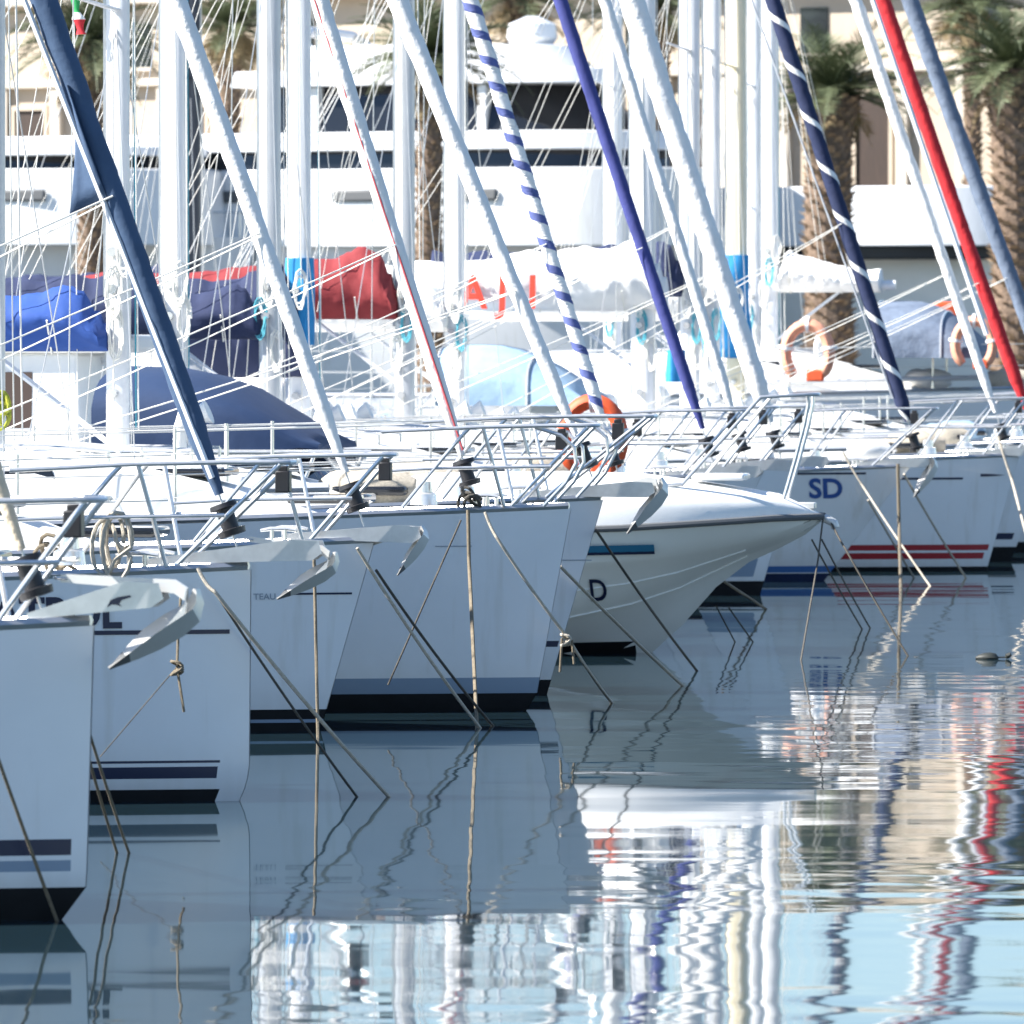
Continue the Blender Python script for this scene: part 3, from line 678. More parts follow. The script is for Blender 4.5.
# lettering and hull lines
hull_text(b2, b2.root, 'MATBOL', -12, 624, 30, 'navy', .03, widthpx=150)
hull_strip(b2, b2.root, 60, 232, 630.5, .022, 'navy')
hull_text(b3, b3.root, 'TEAU', 262, 598, 6, 'letter_grey', .01)
hull_strip(b3, b3.root, 291, 353, 593, .012, 'navy')
hull_strip(b4, b4.root, 444, 478, 545, .006, 'letter_grey')
hull_strip(b5, b5.root, 560, 592, 560, .006, 'letter_grey')
hull_text(ba, ba.root, 'SD', 813, 497, 19, 'letter_blue', .03)
hull_strip(ba, ba.root, 800, 868, 473, .02, 'navy')
hull_strip(bb, bb.root, 905, 965, 478, .022, 'navy')
hull_strip(bb, bb.root, 982, 1005, 475, .03, 'navy', taper=True)

lg = MB()
lg.add([(.12 + x, -.079, 1.19 + .105 + z) for x, z in ((-.05, -.03), (-.035, 0), (-.005, .012), (.045, .02), (.05, .012), (.01, .0), (.0, -.015), (.012, -.028), (-.005, -.02), (-.03, -.018))], [tuple(range(10))])
lg.build('emblem', 'navy', b1.root, smooth=0)
# cloths and covers with their own shapes
def cloth_wrap(b, a, z0, z1, r0, r1, mt, name='mast_cover', dx=0.0):
    m = MB(); rows = []; n = 16; sd = rnd.uniform(0, 40)
    for i in range(n + 1):
        z = lerp(z0, z1, i / n); r = lerp(r0, r1, i / n)
        rows.append([(-a + dx * (1 - i / n) + math.cos(q) * r * (1 + .35 * noise.noise(Vector((math.cos(q) * 1.6, math.sin(q) * 1.6, z * 1.7 + sd)))),
                      math.sin(q) * r * .8 * (1 + .35 * noise.noise(Vector((math.cos(q) * 1.6 + 9, math.sin(q) * 1.6, z * 1.7 + sd)))), z) for q in [2 * math.pi * k / 18 for k in range(18)]])
    m.loft(rows); return m.build(name, mt, b.root, smooth=60)
cloth_wrap(ya, ya.J, ya.zat(4, 345), ya.zat(4, 258), .15, .12, 'canvas_azure', dx=-.02)
cloth_wrap(be, be.J, be.zat(4, 358), be.zat(4, 255), .32, .16, 'canvas_azure', dx=-.16)
cloth_wrap(ba, ba.aft(675), ba.zat(2.6, 382), ba.zat(2.6, 350), .10, .09, 'canvas_azure', name='tarpaulin')

sprayhood(bf, bf.root, bf.aft(990), bf.aft(884), 2.2, 2.92, 1.25, 'canvas_steel', 'foredeck_cover', None)
# red letters on the white sail cover (side facing the water)
def cover_letters(b, chars, size, z, y):
    for ch, px, ang in chars:
        vs, fs = text_mesh(ch, size, size * .02); a = b.aft(px); m = MB(); out = []
        for x, yy, _ in vs:
            out.append((-a + x * .85, y + .10 * max(0, yy - .05), z + yy))
        m.add(out, fs)
        bot = [(p[0], p[1] + .03, p[2]) for p in out]; m.add(bot, [tuple(reversed(f)) for f in fs])
        m.build('lettering', 'letter_red', b.root, smooth=0)
cover_letters(bb, (('A', 466, 0), ('J', 503, 0), ('I', 533, 0)), .49, bb.zat(5, 308), -.40)

# hard deckhouse on the striped boat (white roof with brown windows)
def deckhouse(b, t0, t1, z0, z1, hw):
    m = MB(); m.loft([[(-t0, -hw, z0), (-t0, hw, z0), (-t0 - .06, hw * .93, z1 - .08), (-t0 - .06, -hw * .93, z1 - .08)], [(-t1, -hw, z0), (-t1, hw, z0), (-t1, hw * .93, z1 - .08), (-t1, -hw * .93, z1 - .08)]])
    o = m.build('deckhouse', 'deck', b.root, smooth=0, bevel=.03)
    r = MB(); r.box((-(t0 + t1) / 2 + .05, 0, z1 - .01), (t1 - t0 + .3, hw * 2.05, .15)); r.build('roof', 'deck', o, bevel=.05)
    for k in range(2):
        w_ = MB(); ta = t0 + .42 + k * 1.0; q = []
        for t, f in ((ta, .22), (ta, .8), (ta + .8, .8), (ta + .8, .22)):
            q.append((-t, -(lerp(hw, hw * .93, f) + .004), lerp(z0, z1 - .08, f)))
        w_.loft([q, [(x, y + .03, z) for x, y, z in q]]); w_.build('window', 'brown_glass', o, smooth=0)
deckhouse(t1, t1.aft(108), t1.aft(108) + 2.4, 1.5, 2.36, .95)

# ------------------------------------------------------------------ motorboat
def motorboat():
    b = Boat(821, 132, 1.04, 7.2, 2.5, .3); b.rail_mat = 'alu'
    root = thing('motorboat', 'small white motorboat with flared bow, chines and navy cockpit canopy', 'motorboat', (b.X0, b.Y0, 0), HEAD); b.root = root
    # stations: aft, keel z, chine half/ z, knuckle half / z, gunwale half / z
    S = [(0.00, 1.00, .02, 1.005, .03, 1.01, .045, 1.03), (.12, .90, .03, .915, .09, .955, .16, 1.025), (.33, .79, .05, .82, .19, .88, .33, 1.02), (.55, .69, .08, .74, .29, .83, .48, 1.005),
         (.80, .50, .12, .62, .40, .78, .62, .99), (1.05, .22, .22, .50, .53, .73, .75, .975), (1.4, -.10, .36, .38, .68, .69, .88, .955), (2.0, -.25, .58, .25, .86, .65, 1.02, .935),
         (3.0, -.30, .84, .15, 1.02, .61, 1.15, .92), (4.5, -.32, 1.00, .10, 1.10, .59, 1.22, .91), (7.2, -.30, 1.0, .08, 1.08, .58, 1.18, .91)]
    def ring(q):
        t, kz, ch, cz, nh, nz, gh, gz = q
        pts = [(0, kz), (lerp(0, ch, .5), lerp(kz, cz, .46)), (ch, cz), (ch + .022, cz + .012), (lerp(ch, nh, .5) + .01, lerp(cz, nz, .5)), (nh, nz), (nh + .05, nz + .03), (lerp(nh, gh, .5) + .012, lerp(nz, gz, .5)), (gh, gz)]
        R_ = [(-t, -y, z) for y, z in reversed(pts)]; L_ = [(-t, y, z) for y, z in pts[1:]]
        return R_ + L_
    m = MB(); rr = [ring(q) for q in S]
    nn = len(rr[0])
    m.loft(rr, closed=False, caps=False); m.add(rr[-1], [tuple(range(nn))])
    h = m.build('hull', ['gel_cream'], root, smooth=24)
    # antifouling skin on the lowest strakes
    an = MB(); rows = []
    for q in S[6:]:
        t, kz, ch, cz = q[:4]; f = min(1, max(.05, (.10 - kz) / (cz - kz)))
        rows.append([(-t, -ch * f - .004, lerp(kz, cz, f * .95)), (-t, 0, kz - .006), (-t, ch * f + .004, lerp(kz, cz, f * .95))])
    an.loft(rows, closed=False, caps=False); an.build('antifouling', 'anti', h)
    for sg in (-1, 1):
        for u in (0.0, .52):
            k = MB(); k.tube([(-q[0], sg * (lerp(q[2], q[4], u) + .014), lerp(q[3], q[5], u)) for q in S[3:]], .007, 6); k.build('spray_rail', 'gel_cream', h)
    g = MB()
    for sg in (-1, 1): g.tube([(-q[0] + (.02 if q[0] == 0 else 0), sg * (q[6] + .006), q[7] + .012) for q in S], .026, 8)
    g.build('rub_rail', 'rubber', root)
    # foredeck and cabin top
    d = MB(); rows = []
    for q in S:
        t, gh, gz = q[0], q[6], q[7]
        rise = .09 * min(1, t / .2) + .32 * max(0, min(1, (t - .1) / 1.5)) ** .8
        if t > 4: rise = .16
        row = []
        for k in range(-8, 9):
            f = math.sin(k / 8 * math.pi / 2); row.append((-t, f * (gh - .02), gz + .03 + rise * (1 - abs(f) ** 3.6) ** .40))
        rows.append(row)
    d.loft(rows, closed=False, caps=False); d.build('foredeck', 'deck', root, smooth=50)
    w_ = MB(); rows = []
    for i in range(6):
        f = i / 5; t = lerp(3.75, 4.1, f); hw = lerp(.82, .75, f); z = lerp(1.26, 1.56, f)
        rows.append([(-t, -hw, z), (-t + .12, -hw * .6, z), (-t + .15, 0, z), (-t + .12, hw * .6, z), (-t, hw, z)])
    w_.loft(rows, closed=False, caps=False); w_.build('windscreen', 'glass', root)
    # navy canopy: low nose over the windscreen, rising to a flat top
    c = MB(); rows = []; prof = [(3.72, 1.60), (3.85, 1.67), (4.05, 1.80), (4.35, 2.00), (4.65, 2.12), (5.0, 2.17), (5.42, 2.17)]
    for i, (t, zt) in enumerate(prof):
        hw = lerp(.8, 1.05, min(1, (t - 3.7) / .5)); z0 = 1.55; row = []
        for k in range(17):
            a = math.pi * k / 16; sn = max(0, math.sin(a))
            row.append((-t, -hw * math.cos(a) * (1 + .02 * math.sin(k * 2 + i)), z0 + (zt - z0) * sn ** .45 + .012 * math.sin(i * 2.1 + k)))
        rows.append(row)
    c.loft(rows, closed=False, caps=True); c.build('canopy', 'canvas_deep', root, smooth=60)
    for sg in (-1, 1):
        f = MB(); f.tube([(-3.3, sg * .9, 1.53), (-4.4, sg * 1.06, 1.53), (-5.4, sg * 1.04, 1.53)], .02, 8)
        for t in (3.9, 5.2): f.tube([(-t, sg * 1.08, 1.0), (-t + .2, sg * 1.05, 1.53)], .014, 8)
        f.build('canopy_frame', 'chrome', root)
    # bow rail
    r = MB(); zt = b.zat(0, 397)
    for sg in (-1, 1):
        y = .42
        r.tube([(-1.00, sg * .52, 1.28), (-.42, sg * .34, zt), (-.06, sg * .16, zt + .02), (-.02, sg * .1, zt + .02), (-.02, 0, zt + .02)], .0145, 8)
        r.tube(bez((-.08, sg * .16, zt + .02), (-.04, sg * .14, zt - .02), (-.28, sg * .14, 1.13), 4), .0145, 8)
        r.tube([(-1.0, sg * .52, 1.29), (-1.9, sg * .80, 1.22), (-2.2, sg * .9, 1.06)], .0145, 8)
        r.tube([(-1.62, sg * .72, 1.25), (-1.62, sg * .82, 1.02)], .012, 8)
    r.build('bow_rail', 'chrome', root)
    k = MB(); k.tube([(.02, 0, 1.03), (.10, 0, .99), (.11, 0, .95)], .035, 8); k.box((-.15, 0, 1.12), (.22, .12, .05)); k.build('bow_fitting', 'galv', root, bevel=.008)
    k = MB(); k.box((-.75, -.1, 1.34), (.4, .4, .05)); k.build('fore_hatch', 'gel_grey', root, bevel=.015)
    # stripe and letter on the starboard side
    def side(t, z):
        for q0, q1 in zip(S[:-1], S[1:]):
            if q0[0] <= t <= q1[0]:
                u = (t - q0[0]) / (q1[0] - q0[0]); qq = [lerp(a_, c_, u) for a_, c_ in zip(q0, q1)]
                if z >= qq[5]: return -lerp(qq[4] + .05, qq[6], (z - qq[5]) / (qq[7] - qq[5])) - .012
                return -lerp(qq[2] + .022, qq[4], (z - qq[3]) / (qq[5] - qq[3])) - .014
        return -1
    for (ya_, yb_, mt_) in ((543, 549, 'teal'), (549.6, 551.5, 'navy')):
        s_ = MB(); rows = []
        for i in range(10):
            t = lerp(b.aft(570), b.aft(667), i / 9); z0, z1 = b.zat(t, yb_ + 1.0 * (1 - i / 9)), b.zat(t, ya_ - 1 * i / 9)
            rows.append([(-t, side(t, z0), z0), (-t, side(t, z1), z1)])
        s_.loft(rows, closed=False, caps=False); s_.build('hull_stripe', mt_, h, smooth=0)
    vs, fs = text_mesh('20', 22 / 132 / .7, .003); tm = MB(); a0 = b.aft(572); z0 = b.zat(a0, 598)
    vs, fs = text_mesh('D', 22 / 132 / .7, .003); a0 = b.aft(601)
    tm.add([(-a0 + x * .75, side(a0 - x * .75, z0 + y) - .006, z0 + y) for x, y, _ in vs], fs); tm.build('lettering', 'navy', h, smooth=0)
    return b
mb = motorboat()

# ------------------------------------------------------------------ anchors hanging at the bow rollers
def anchor(label, loc, rz, scale=1.0, pitch=0.0, roll_=0.0):
    o = thing('anchor', label, 'anchor', loc, rz, 'anchors stowed at the bows'); o.rotation_euler = (roll_, pitch, rz); o.scale = (scale,) * 3
    m = MB(); rows = []
    P = [(.10, .08), (.108, .02), (.085, -.035), (.015, -.088), (-.08, -.147), (-.165, -.20), (-.205, -.224), (-.29, -.275)]; Wd = [.022, .06, .10, .115, .105, .07, .05, .004]
    for i, ((x, z), w_) in enumerate(zip(P, Wd)):
        q = P[min(i + 1, 7)]; p = P[max(i - 1, 0)]; d = Vector((q[0] - p[0], 0, q[1] - p[1])).normalized(); n = Vector((-d.z, 0, d.x))
        c = Vector((x, 0, z)); V = .055 * (w_ / .12)
        rows.append([c + n * -V + Vector((0, -w_, 0)), c + n * (V * .9 + .004), c + n * -V + Vector((0, w_, 0)), c + n * (V * .9 - .012)])
    tw = Matrix.Rotation(R(34), 3, 'Z'); pv = Vector((.10, 0, 0))
    rows = [[tw @ (p - pv) + pv for p in r_] for r_ in rows]
    m.loft(rows, mif=lambda i, j: 1 if i >= 6 else 0); m.build('fluke', ['galv', 'rubber'], o, smooth=25)
    s_ = MB()
    s_.loft([[(x, sy * .011, z + dz * hh) for sy, dz in ((-1, -1), (1, -1), (1, 1), (-1, 1))] for x, z, hh in ((-.03, -.12, .03), (.05, -.02, .03), (.06, .05, .032), (.0, .085, .03), (-.25, .095, .022), (-.52, .10, .018))])
    s_.build('shank', 'galv', o, smooth=30)
    k = MB(); k.tube([(-.54, 0, .10) if False else (-.52 + .03 * math.cos(a), .03 * math.sin(a), .10) for a in [2 * math.pi * i / 10 for i in range(11)]], .007, 6); k.build('shackle', 'chrome', o)
    return o
def on_boat(b, x, y, z): return Vector((b.X0, b.Y0, 0)) + Matrix.Rotation(HEAD, 3, 'Z') @ Vector((x, y, z))
anchor('pale plough anchor hanging off the nearest bow in front of the navy letters', on_boat(b1, .33, 0, 1.27), HEAD - R(4), .92, R(2))
anchor('grey plough anchor under the bow plank of the slate blue sail boat', on_boat(b2, .36, 0, 1.22), HEAD - R(4), .74, R(6))
anchor('short galvanised anchor lying on the bow roller of the third hull', on_boat(b3, .25, 0, 1.17), HEAD - R(6), .66, R(-22))
anchor('white anchor poking out above the teal stripe of the motorboat', on_boat(b5, .33, 0, 1.36), HEAD - R(8), .86, R(-16))
anchor('small dark anchor at the bow beside the blue SD lettering', on_boat(ba, .16, 0, 1.14), HEAD, .9, R(-20))

# ------------------------------------------------------------------ horseshoe buoys, flag, float, rope coils
def lifebuoy(label, c, r, mt, rz=HEAD, gap=True):
    o = thing('lifebuoy', label, 'lifebuoy', c, rz, 'orange lifebuoys on the rails')
    m = MB(); pts = []; n = 22
    for i in range(n + 1):
        a = R(-52) + R(284) * i / n; pts.append((r * .78 * math.cos(a), .0, r * math.sin(a)))
    m.tube(pts, [r * .28 * (.75 if i in (0, n) else 1) for i in range(n + 1)], 12, flat=.75); ob = m.build('ring', mt, o)
    for f in (.22, .5, .78):
        k = MB(); a = R(-52) + R(284) * f; c_ = Vector((r * .78 * math.cos(a), 0, r * math.sin(a))); t_ = Vector((-math.sin(a), 0, math.cos(a)))
        k.tube([c_ - t_ * r * .06, c_ + t_ * r * .06], r * .295, 12); k.build('reflective_band', 'whitec', o)
    k = MB(); k.box((r * .28, -r * .1, -r * .80), (r * .62, r * .3, r * .42)); k.build('line_pouch', 'orange', o, bevel=.02)
    return o
lifebuoy('bright orange horseshoe buoy hanging behind the chrome bow rails in the middle', on_boat(t2, -t2.aft(610), -1.02, t2.zat(1.1, 437)), .31, 'orange')
lifebuoy('faded orange horseshoe buoy with white bands on the high yacht rail', on_boat(bf, -bf.aft(823), -1.70, bf.zat(4, 353)), .35, 'orange_pale')
lifebuoy('faded orange buoy farthest right, half hidden behind white furled sails', on_boat(bf, -bf.aft(984), -1.35, bf.zat(2, 345)), .30, 'orange_pale')

fo = thing('flag', 'small green white and red flag hanging at the top left', 'flag', on_boat(b5, -b5.aft(80), -.1, 0), HEAD)
fm = MB(); rows = []
fz = [b5.zat(3.4, y) for y in (-40, -20, 0, 10, 13, 17, 20, 24, 30, 35)]
for i, z in enumerate(fz):
    xc = -.02 + .05 * i / 9; wd = .03 + .012 * math.sin(i * 1.4)
    rows.append([(xc + wd * math.cos(a) * (1.2 if i > 5 else 1), wd * .6 * math.sin(a), z) for a in [2 * math.pi * k / 10 for k in range(10)]])
fm.loft(rows, mif=lambda i, j: 0 if i < 4 else (1 if i < 6 else 2)); fm.build('cloth', ['green', 'whitec', 'redc'], fo)
wire(fo, (0, .03, b5.zat(3.4, 420)), (-.05, .03, b5.zat(3.4, -420)), .004, 'wirew', 'flag_line')

fl = thing('float', 'small dark float bobbing on the open water at the right', 'float', water_at(985, 659))
m = MB(); m.loft([[(x, r_ * math.cos(a), .01 + r_ * .7 * math.sin(a)) for a in [2 * math.pi * k / 12 for k in range(12)]] for x, r_ in ((-.07, .01), (-.05, .03), (-.01, .05), (.04, .058), (.08, .045), (.10, .012))]); m.build('body', 'float', fl)
m = MB(); m.tube([(.09, 0, .012), (.17, 0, .014)], .006, 6); m.tube([(.155, 0, .005), (.165, 0, .022), (.185, 0, .030), (.195, 0, .02)], [.008, .022, .022, .008], 10); m.build('knob', 'float', fl)

def coil(label, c, rz, r, n, mt, tiltx=0, h=.18):
    m = MB()
    pts = []
    for i in range(n * 14):
        a = 2 * math.pi * i / 14; k = 1 + .22 * math.sin(i * .37) + .25 * math.sin(i // 14 * 2.1)
        pts.append((r * (.7 * k * math.cos(a) + .55 * math.sin(i // 14 * 1.7)), .05 * math.sin(i * .21), (r * 1.6 * k) * math.sin(a) - r * .5 * k))
    m.tube(pts, .011, 6); o = m.build('rope_coil', mt); o.location = c; o.rotation_euler = (tiltx, 0, rz)
    return tag(o, label, 'rope coil')
coil('pale rope coiled in loops inside the chrome bow rail of the second hull', on_boat(b2, -.66, -.30, 1.36), HEAD, .085, 5, 'rope_pale')
coil('tan rope coil lying at the left edge behind the nearest bow', on_boat(b2, -1.05, .1, 1.25), HEAD, .10, 4, 'rope', R(55))
coil('yellow green rope bundle tied on the grey mast at the left edge', on_boat(b4, -b4.aft(2), -.10, b4.zat(3.6, 404)), HEAD, .06, 6, 'yellow_green')
coil('dark weathered rope heap on the foredeck of the fourth hull', on_boat(b4, -.62, -.26, 1.36), HEAD, .06, 5, 'rope_dark', R(60))

# ------------------------------------------------------------------ mooring ropes
def rope(label, pts, r=.010, mt='rope', sag=.02, knot=None):
    V = [Vector(p) for p in pts]; path = []
    for a, c in zip(V[:-1], V[1:]):
        n = 10
        for i in range(n):
            f = i / n; path.append(a.lerp(c, f) + Vector((0, 0, -4 * sag * f * (1 - f))))
    path.append(V[-1]); d = (V[-1] - V[-2]).normalized()
    if V[-1].z < .01: path.append(V[-1] + d * .35)
    m = MB(); m.tube(path, r, 6)
    if knot is not None:
        kp = Vector(knot); pts_ = [kp + Vector((.03 * math.cos(a * 2.1), .03 * math.sin(a * 1.3), .035 * math.sin(a))) for a in [i * .5 for i in range(26)]]
        m.tube(pts_, r * .9, 6)
    return tag(m.build('mooring_rope', mt, smooth=60), label, 'rope', 'mooring ropes')
def bowpt(px, py, b, dy=0): s_ = F / (b.Y0 + dy); return at(px, py, s_)
rope('dark rope crossing the navy bands of the nearest hull', [bowpt(-70, 560, b1, -.9), water_at(57, 921)], .008, 'rope')
rope('left rope of the pair entering the water between the nearest two bows', [bowpt(62, 660, b1, .45), water_at(117, 853)], .007, 'rope')
rope('right rope of the pair entering the water between the nearest two bows', [bowpt(66, 655, b1, .5), water_at(129, 853)], .007, 'rope')
rope('pale rope from the second bow plank down to the water at centre left', [bowpt(198, 568, b2, -.3), bowpt(215, 592, b2, -.35), water_at(389, 797)], .010, 'rope_pale')
rope('dark thin rope from the second hull entering the water beside the pale one', [bowpt(214, 590, b2, -.2), water_at(357, 797)], .007, 'rope_dark')
rope('short frayed rope end hanging down the white side of the second hull', [bowpt(181, 592, b2, -.42), bowpt(178, 640, b2, -.46), bowpt(177, 667, b2, -.46), bowpt(184, 712, b2, -.45)], .007, 'rope', .0, knot=bowpt(177, 668, b2, -.47))
rope('thin dark line slanting down the second hull from the frayed knot', [bowpt(176, 668, b2, -.44), bowpt(100, 757, b2, -.60)], .003, 'rope_dark', 0)
rope('vertical rope down the bow of the third hull', [bowpt(314, 555, b3, -.35), bowpt(315, 600, b3, -.4), water_at(318, 738)], .010, 'rope', 0)
rope('pale rope falling from the third bow across the black waterline', [bowpt(357, 548, b3, -.2), water_at(480, 728)], .010, 'rope_pale', .03)
rope('dark rope falling beside the pale one from the third bow', [bowpt(376, 570, b3, -.1), water_at(493, 726)], .009, 'rope_dark', .03)
rope('thin dark line slanting down left on the fourth hull', [bowpt(461, 520, b4, -.48), bowpt(388, 685, b4, -.66)], .006, 'rope_dark', 0)
rope('tan vertical rope in the middle of the fourth hull', [bowpt(468, 510, b4, -.5), bowpt(469, 560, b4, -.55), water_at(477, 728)], .012, 'rope', .0)
rope('knotted tan rope from the fourth foredeck past the stem', [bowpt(485, 512, b4, -.5), bowpt(497, 538, b4, -.55), bowpt(568, 638, b4, -.35), water_at(612, 703)], .010, 'rope_pale', .015, knot=bowpt(566, 640, b4, -.36))
rope('short loose tan end hanging from the knot by the fourth stem', [bowpt(562, 638, b4, -.36), bowpt(560, 672, b4, -.36)], .008, 'rope', 0)
rope('second loose end hanging right of the knot by the fourth stem', [bowpt(572, 640, b4, -.36), bowpt(574, 664, b4, -.36)], .008, 'rope', 0)
rope('straight pale rope from the fifth bow to the water', [bowpt(560, 566, b5, -.4), water_at(683, 686)], .011, 'rope_pale', .012)
rope('grey rope from under the white anchor crossing the motorboat side', [bowpt(596, 530, b5, -.1), water_at(697, 671)], .010, 'rope_dark', .02)
rope('dark rope hanging steeply from the motorboat bow tip', [bowpt(823, 518, mb, -.05), bowpt(818, 560, mb, -.2), water_at(801, 660)], .007, 'rope_dark', .0)
rope('left rope of two below the motorboat bow', [bowpt(812, 540, mb, .2), water_at(862, 629)], .008, 'rope_dark', .01)
rope('right rope of two below the motorboat bow', [bowpt(822, 540, mb, .3), water_at(870, 628)], .008, 'rope_dark', .01)
rope('long dark rope running right from the motorboat bow tip', [bowpt(828, 516, mb, .0), bowpt(846, 550, mb, -.2), water_at(908, 656)], .008, 'rope_dark', .01)
rope('left dark rope under the motorboat hull', [bowpt(716, 606, mb, .8), water_at(735, 642)], .007, 'rope_dark', 0)
rope('right dark rope under the motorboat hull', [bowpt(729, 608, mb, .9), water_at(753, 642)], .007, 'rope_dark', 0)
rope('orange tan rope by the grey striped stem behind the motorboat', [bowpt(722, 580, mb, 3.5), water_at(766, 609)], .012, 'rope', 0)
rope('upper pale rope slanting across the twin red stripes', [bowpt(843, 452, ba, -.3), bowpt(862, 485, ba, -.35), water_at(930, 586)], .011, 'rope_pale', .01)
rope('lower pale rope slanting across the twin red stripes', [bowpt(868, 500, ba, -.25), water_at(914, 578)], .011, 'rope_pale', .0)
rope('thick vertical rope at the bow with blue SD lettering', [bowpt(898, 464, ba, -.3), bowpt(899, 520, ba, -.3), water_at(901, 592)], .017, 'rope', 0)
rope('tan rope from the SD bow down across the red stripes at right', [bowpt(904, 474, ba, -.2), water_at(966, 578)], .012, 'rope_pale', .02)
rope('pale rope leaving the right edge from the red striped bow', [bowpt(998, 436, bb, -.2), bowpt(1012, 480, bb, -.3), water_at(1040, 585)], .014, 'rope_pale', .01)

# ------------------------------------------------------------------ palms
def palm(label, px, s, top_py, tr=.4, fronds=44, seed=1, dry=12, cut=False):
    rr = random.Random(seed); base = at(px, 350, s); base.z = 1.0
    zt = CH - (top_py - HZ) / s - 1.0
    o = thing('palm_tree', label, 'palm tree', base, rr.uniform(0, 6), 'palms along the stone mole')
    m = MB(); pts = []; rs = []
    n = 24
    for i in range(n + 1):
        f = i / n; pts.append((.10 * math.sin(f * 2 + seed), .08 * math.sin(f * 3), f * zt)); rs.append(tr * (1.2 - .25 * f if f < .85 else 1.0 + (f - .85) * 2.2) * (1 + .05 * rr.uniform(-1, 1)))
    m.tube(pts, rs, 14)
    k = int(zt / .11)
    for i in range(k):      # old leaf bases in a spiral
        for j in range(7):
            a = j * 2 * math.pi / 7 + i * 2.4; f = (i + rr.random() * .6) / k; z = f * zt
            r = tr * (1.15 - .22 * f if f < .85 else 1.0 + (f - .85) * 2.0)
            d = Vector((math.cos(a), math.sin(a), 0)); t_ = Vector((-math.sin(a), math.cos(a), 0)); c = Vector((0.1 * math.sin(f * 2 + seed), .08 * math.sin(f * 3), z)) + d * r * .93
            ln = rr.uniform(.08, .22) * (tr / .4) ** .5; wd = rr.uniform(.05, .10) * (tr / .35); up = rr.uniform(.08, .2)
            m.add([c - t_ * wd, c + t_ * wd, c + t_ * wd * .5 + d * ln + Vector((0, 0, up)), c - t_ * wd * .5 + d * ln + Vector((0, 0, up)), c - t_ * wd * .6 + Vector((0, 0, up * .5)) , c + t_ * wd * .6 + Vector((0, 0, up * .5))],
                  [(0, 1, 2, 3), (3, 2, 5, 4), (0, 3, 4), (1, 5, 2)], 1)
    m.build('trunk', ['trunk', 'boot'], o, smooth=0)
    def crown(name, mt, cnt, elo, ehi, L0, L1, droop):
        c = MB()
        for q in range(cnt):
            az = q * 2.39996 + rr.uniform(-.2, .2); el = lerp(elo, ehi, (q + .5) / cnt) + rr.uniform(-.1, .1); L_ = rr.uniform(L0, L1)
            p = Vector((0, 0, zt + .05)); dv = Vector((math.cos(az) * math.cos(el), math.sin(az) * math.cos(el), math.sin(el)))
            N = 16; st = L_ / N; path = []
            for i in range(N + 1):
                path.append(p.copy()); dv = (dv + Vector((0, 0, -droop * (.3 + i / N) / N * 2.0))).normalized(); p = p + dv * st
            c.tube(path[::2], [lerp(.03, .006, i / 8) for i in range(len(path[::2]))], 4, caps=False)
            for i in range(2, N + 1):
                d = (path[i] - path[i - 1]).normalized(); sd = d.cross(Vector((0, 0, 1)))
                if sd.length < .05: continue
                sd.normalize(); up = sd.cross(d)
                ll = .55 * math.sin(min(1, .25 + i / N * .85) * math.pi) ** .6 * (1.0 if i < N - 3 else .7)
                for sg in (-1, 1):
                    for h in (0, .33, .66):
                        b0 = path[i - 1].lerp(path[i], h)
                        tip = b0 + (sd * sg * .8 + d * .62 + up * .28 + Vector((rr.uniform(-.12, .12), rr.uniform(-.12, .12), rr.uniform(-.25, .05)))) * ll
                        w_ = d * .014
                        c.add([b0 - w_, b0 + w_, b0.lerp(tip, .6) + w_ * 1.1, tip, b0.lerp(tip, .6) - w_ * 1.1], [(0, 1, 2, 3, 4)])
        return c.build(name, mt, o, smooth=0)
    crown('crown', 'frond', fronds, R(-8), R(62), 2.0, 2.7, .75)
    crown('dry_fronds', 'frond_dry', dry, R(-70), R(-30), 1.0, 1.9, .5)
palm('palm tree with rough brown trunk between the white furled headsails in the middle', 433, 46, 60, .26, seed=3)
palm('thick trunked palm beside the navy and white spiral headsail', 832, 46, 96, .47, seed=4)
palm('thick rough palm trunk at the right edge', 1014, 46.5, 70, .50, seed=5)
palm('palm whose green crown shows behind the slate blue headsail', 88, 45.5, 45, .27, 34, seed=6)
palm('palm with green crown behind the left white headsail at the top edge', 232, 39.5, 30, .27, 34, seed=7)
palm('palm crown behind the striped headsail above the yacht', 520, 39.5, 0, .27, 34, seed=8)
palm('palm crown behind the grey masts right of the yacht', 655, 39.5, 10, .27, 34, seed=9)
palm('palm crown at the top right corner behind the red headsail', 968, 39.5, 5, .20, 40, seed=10)

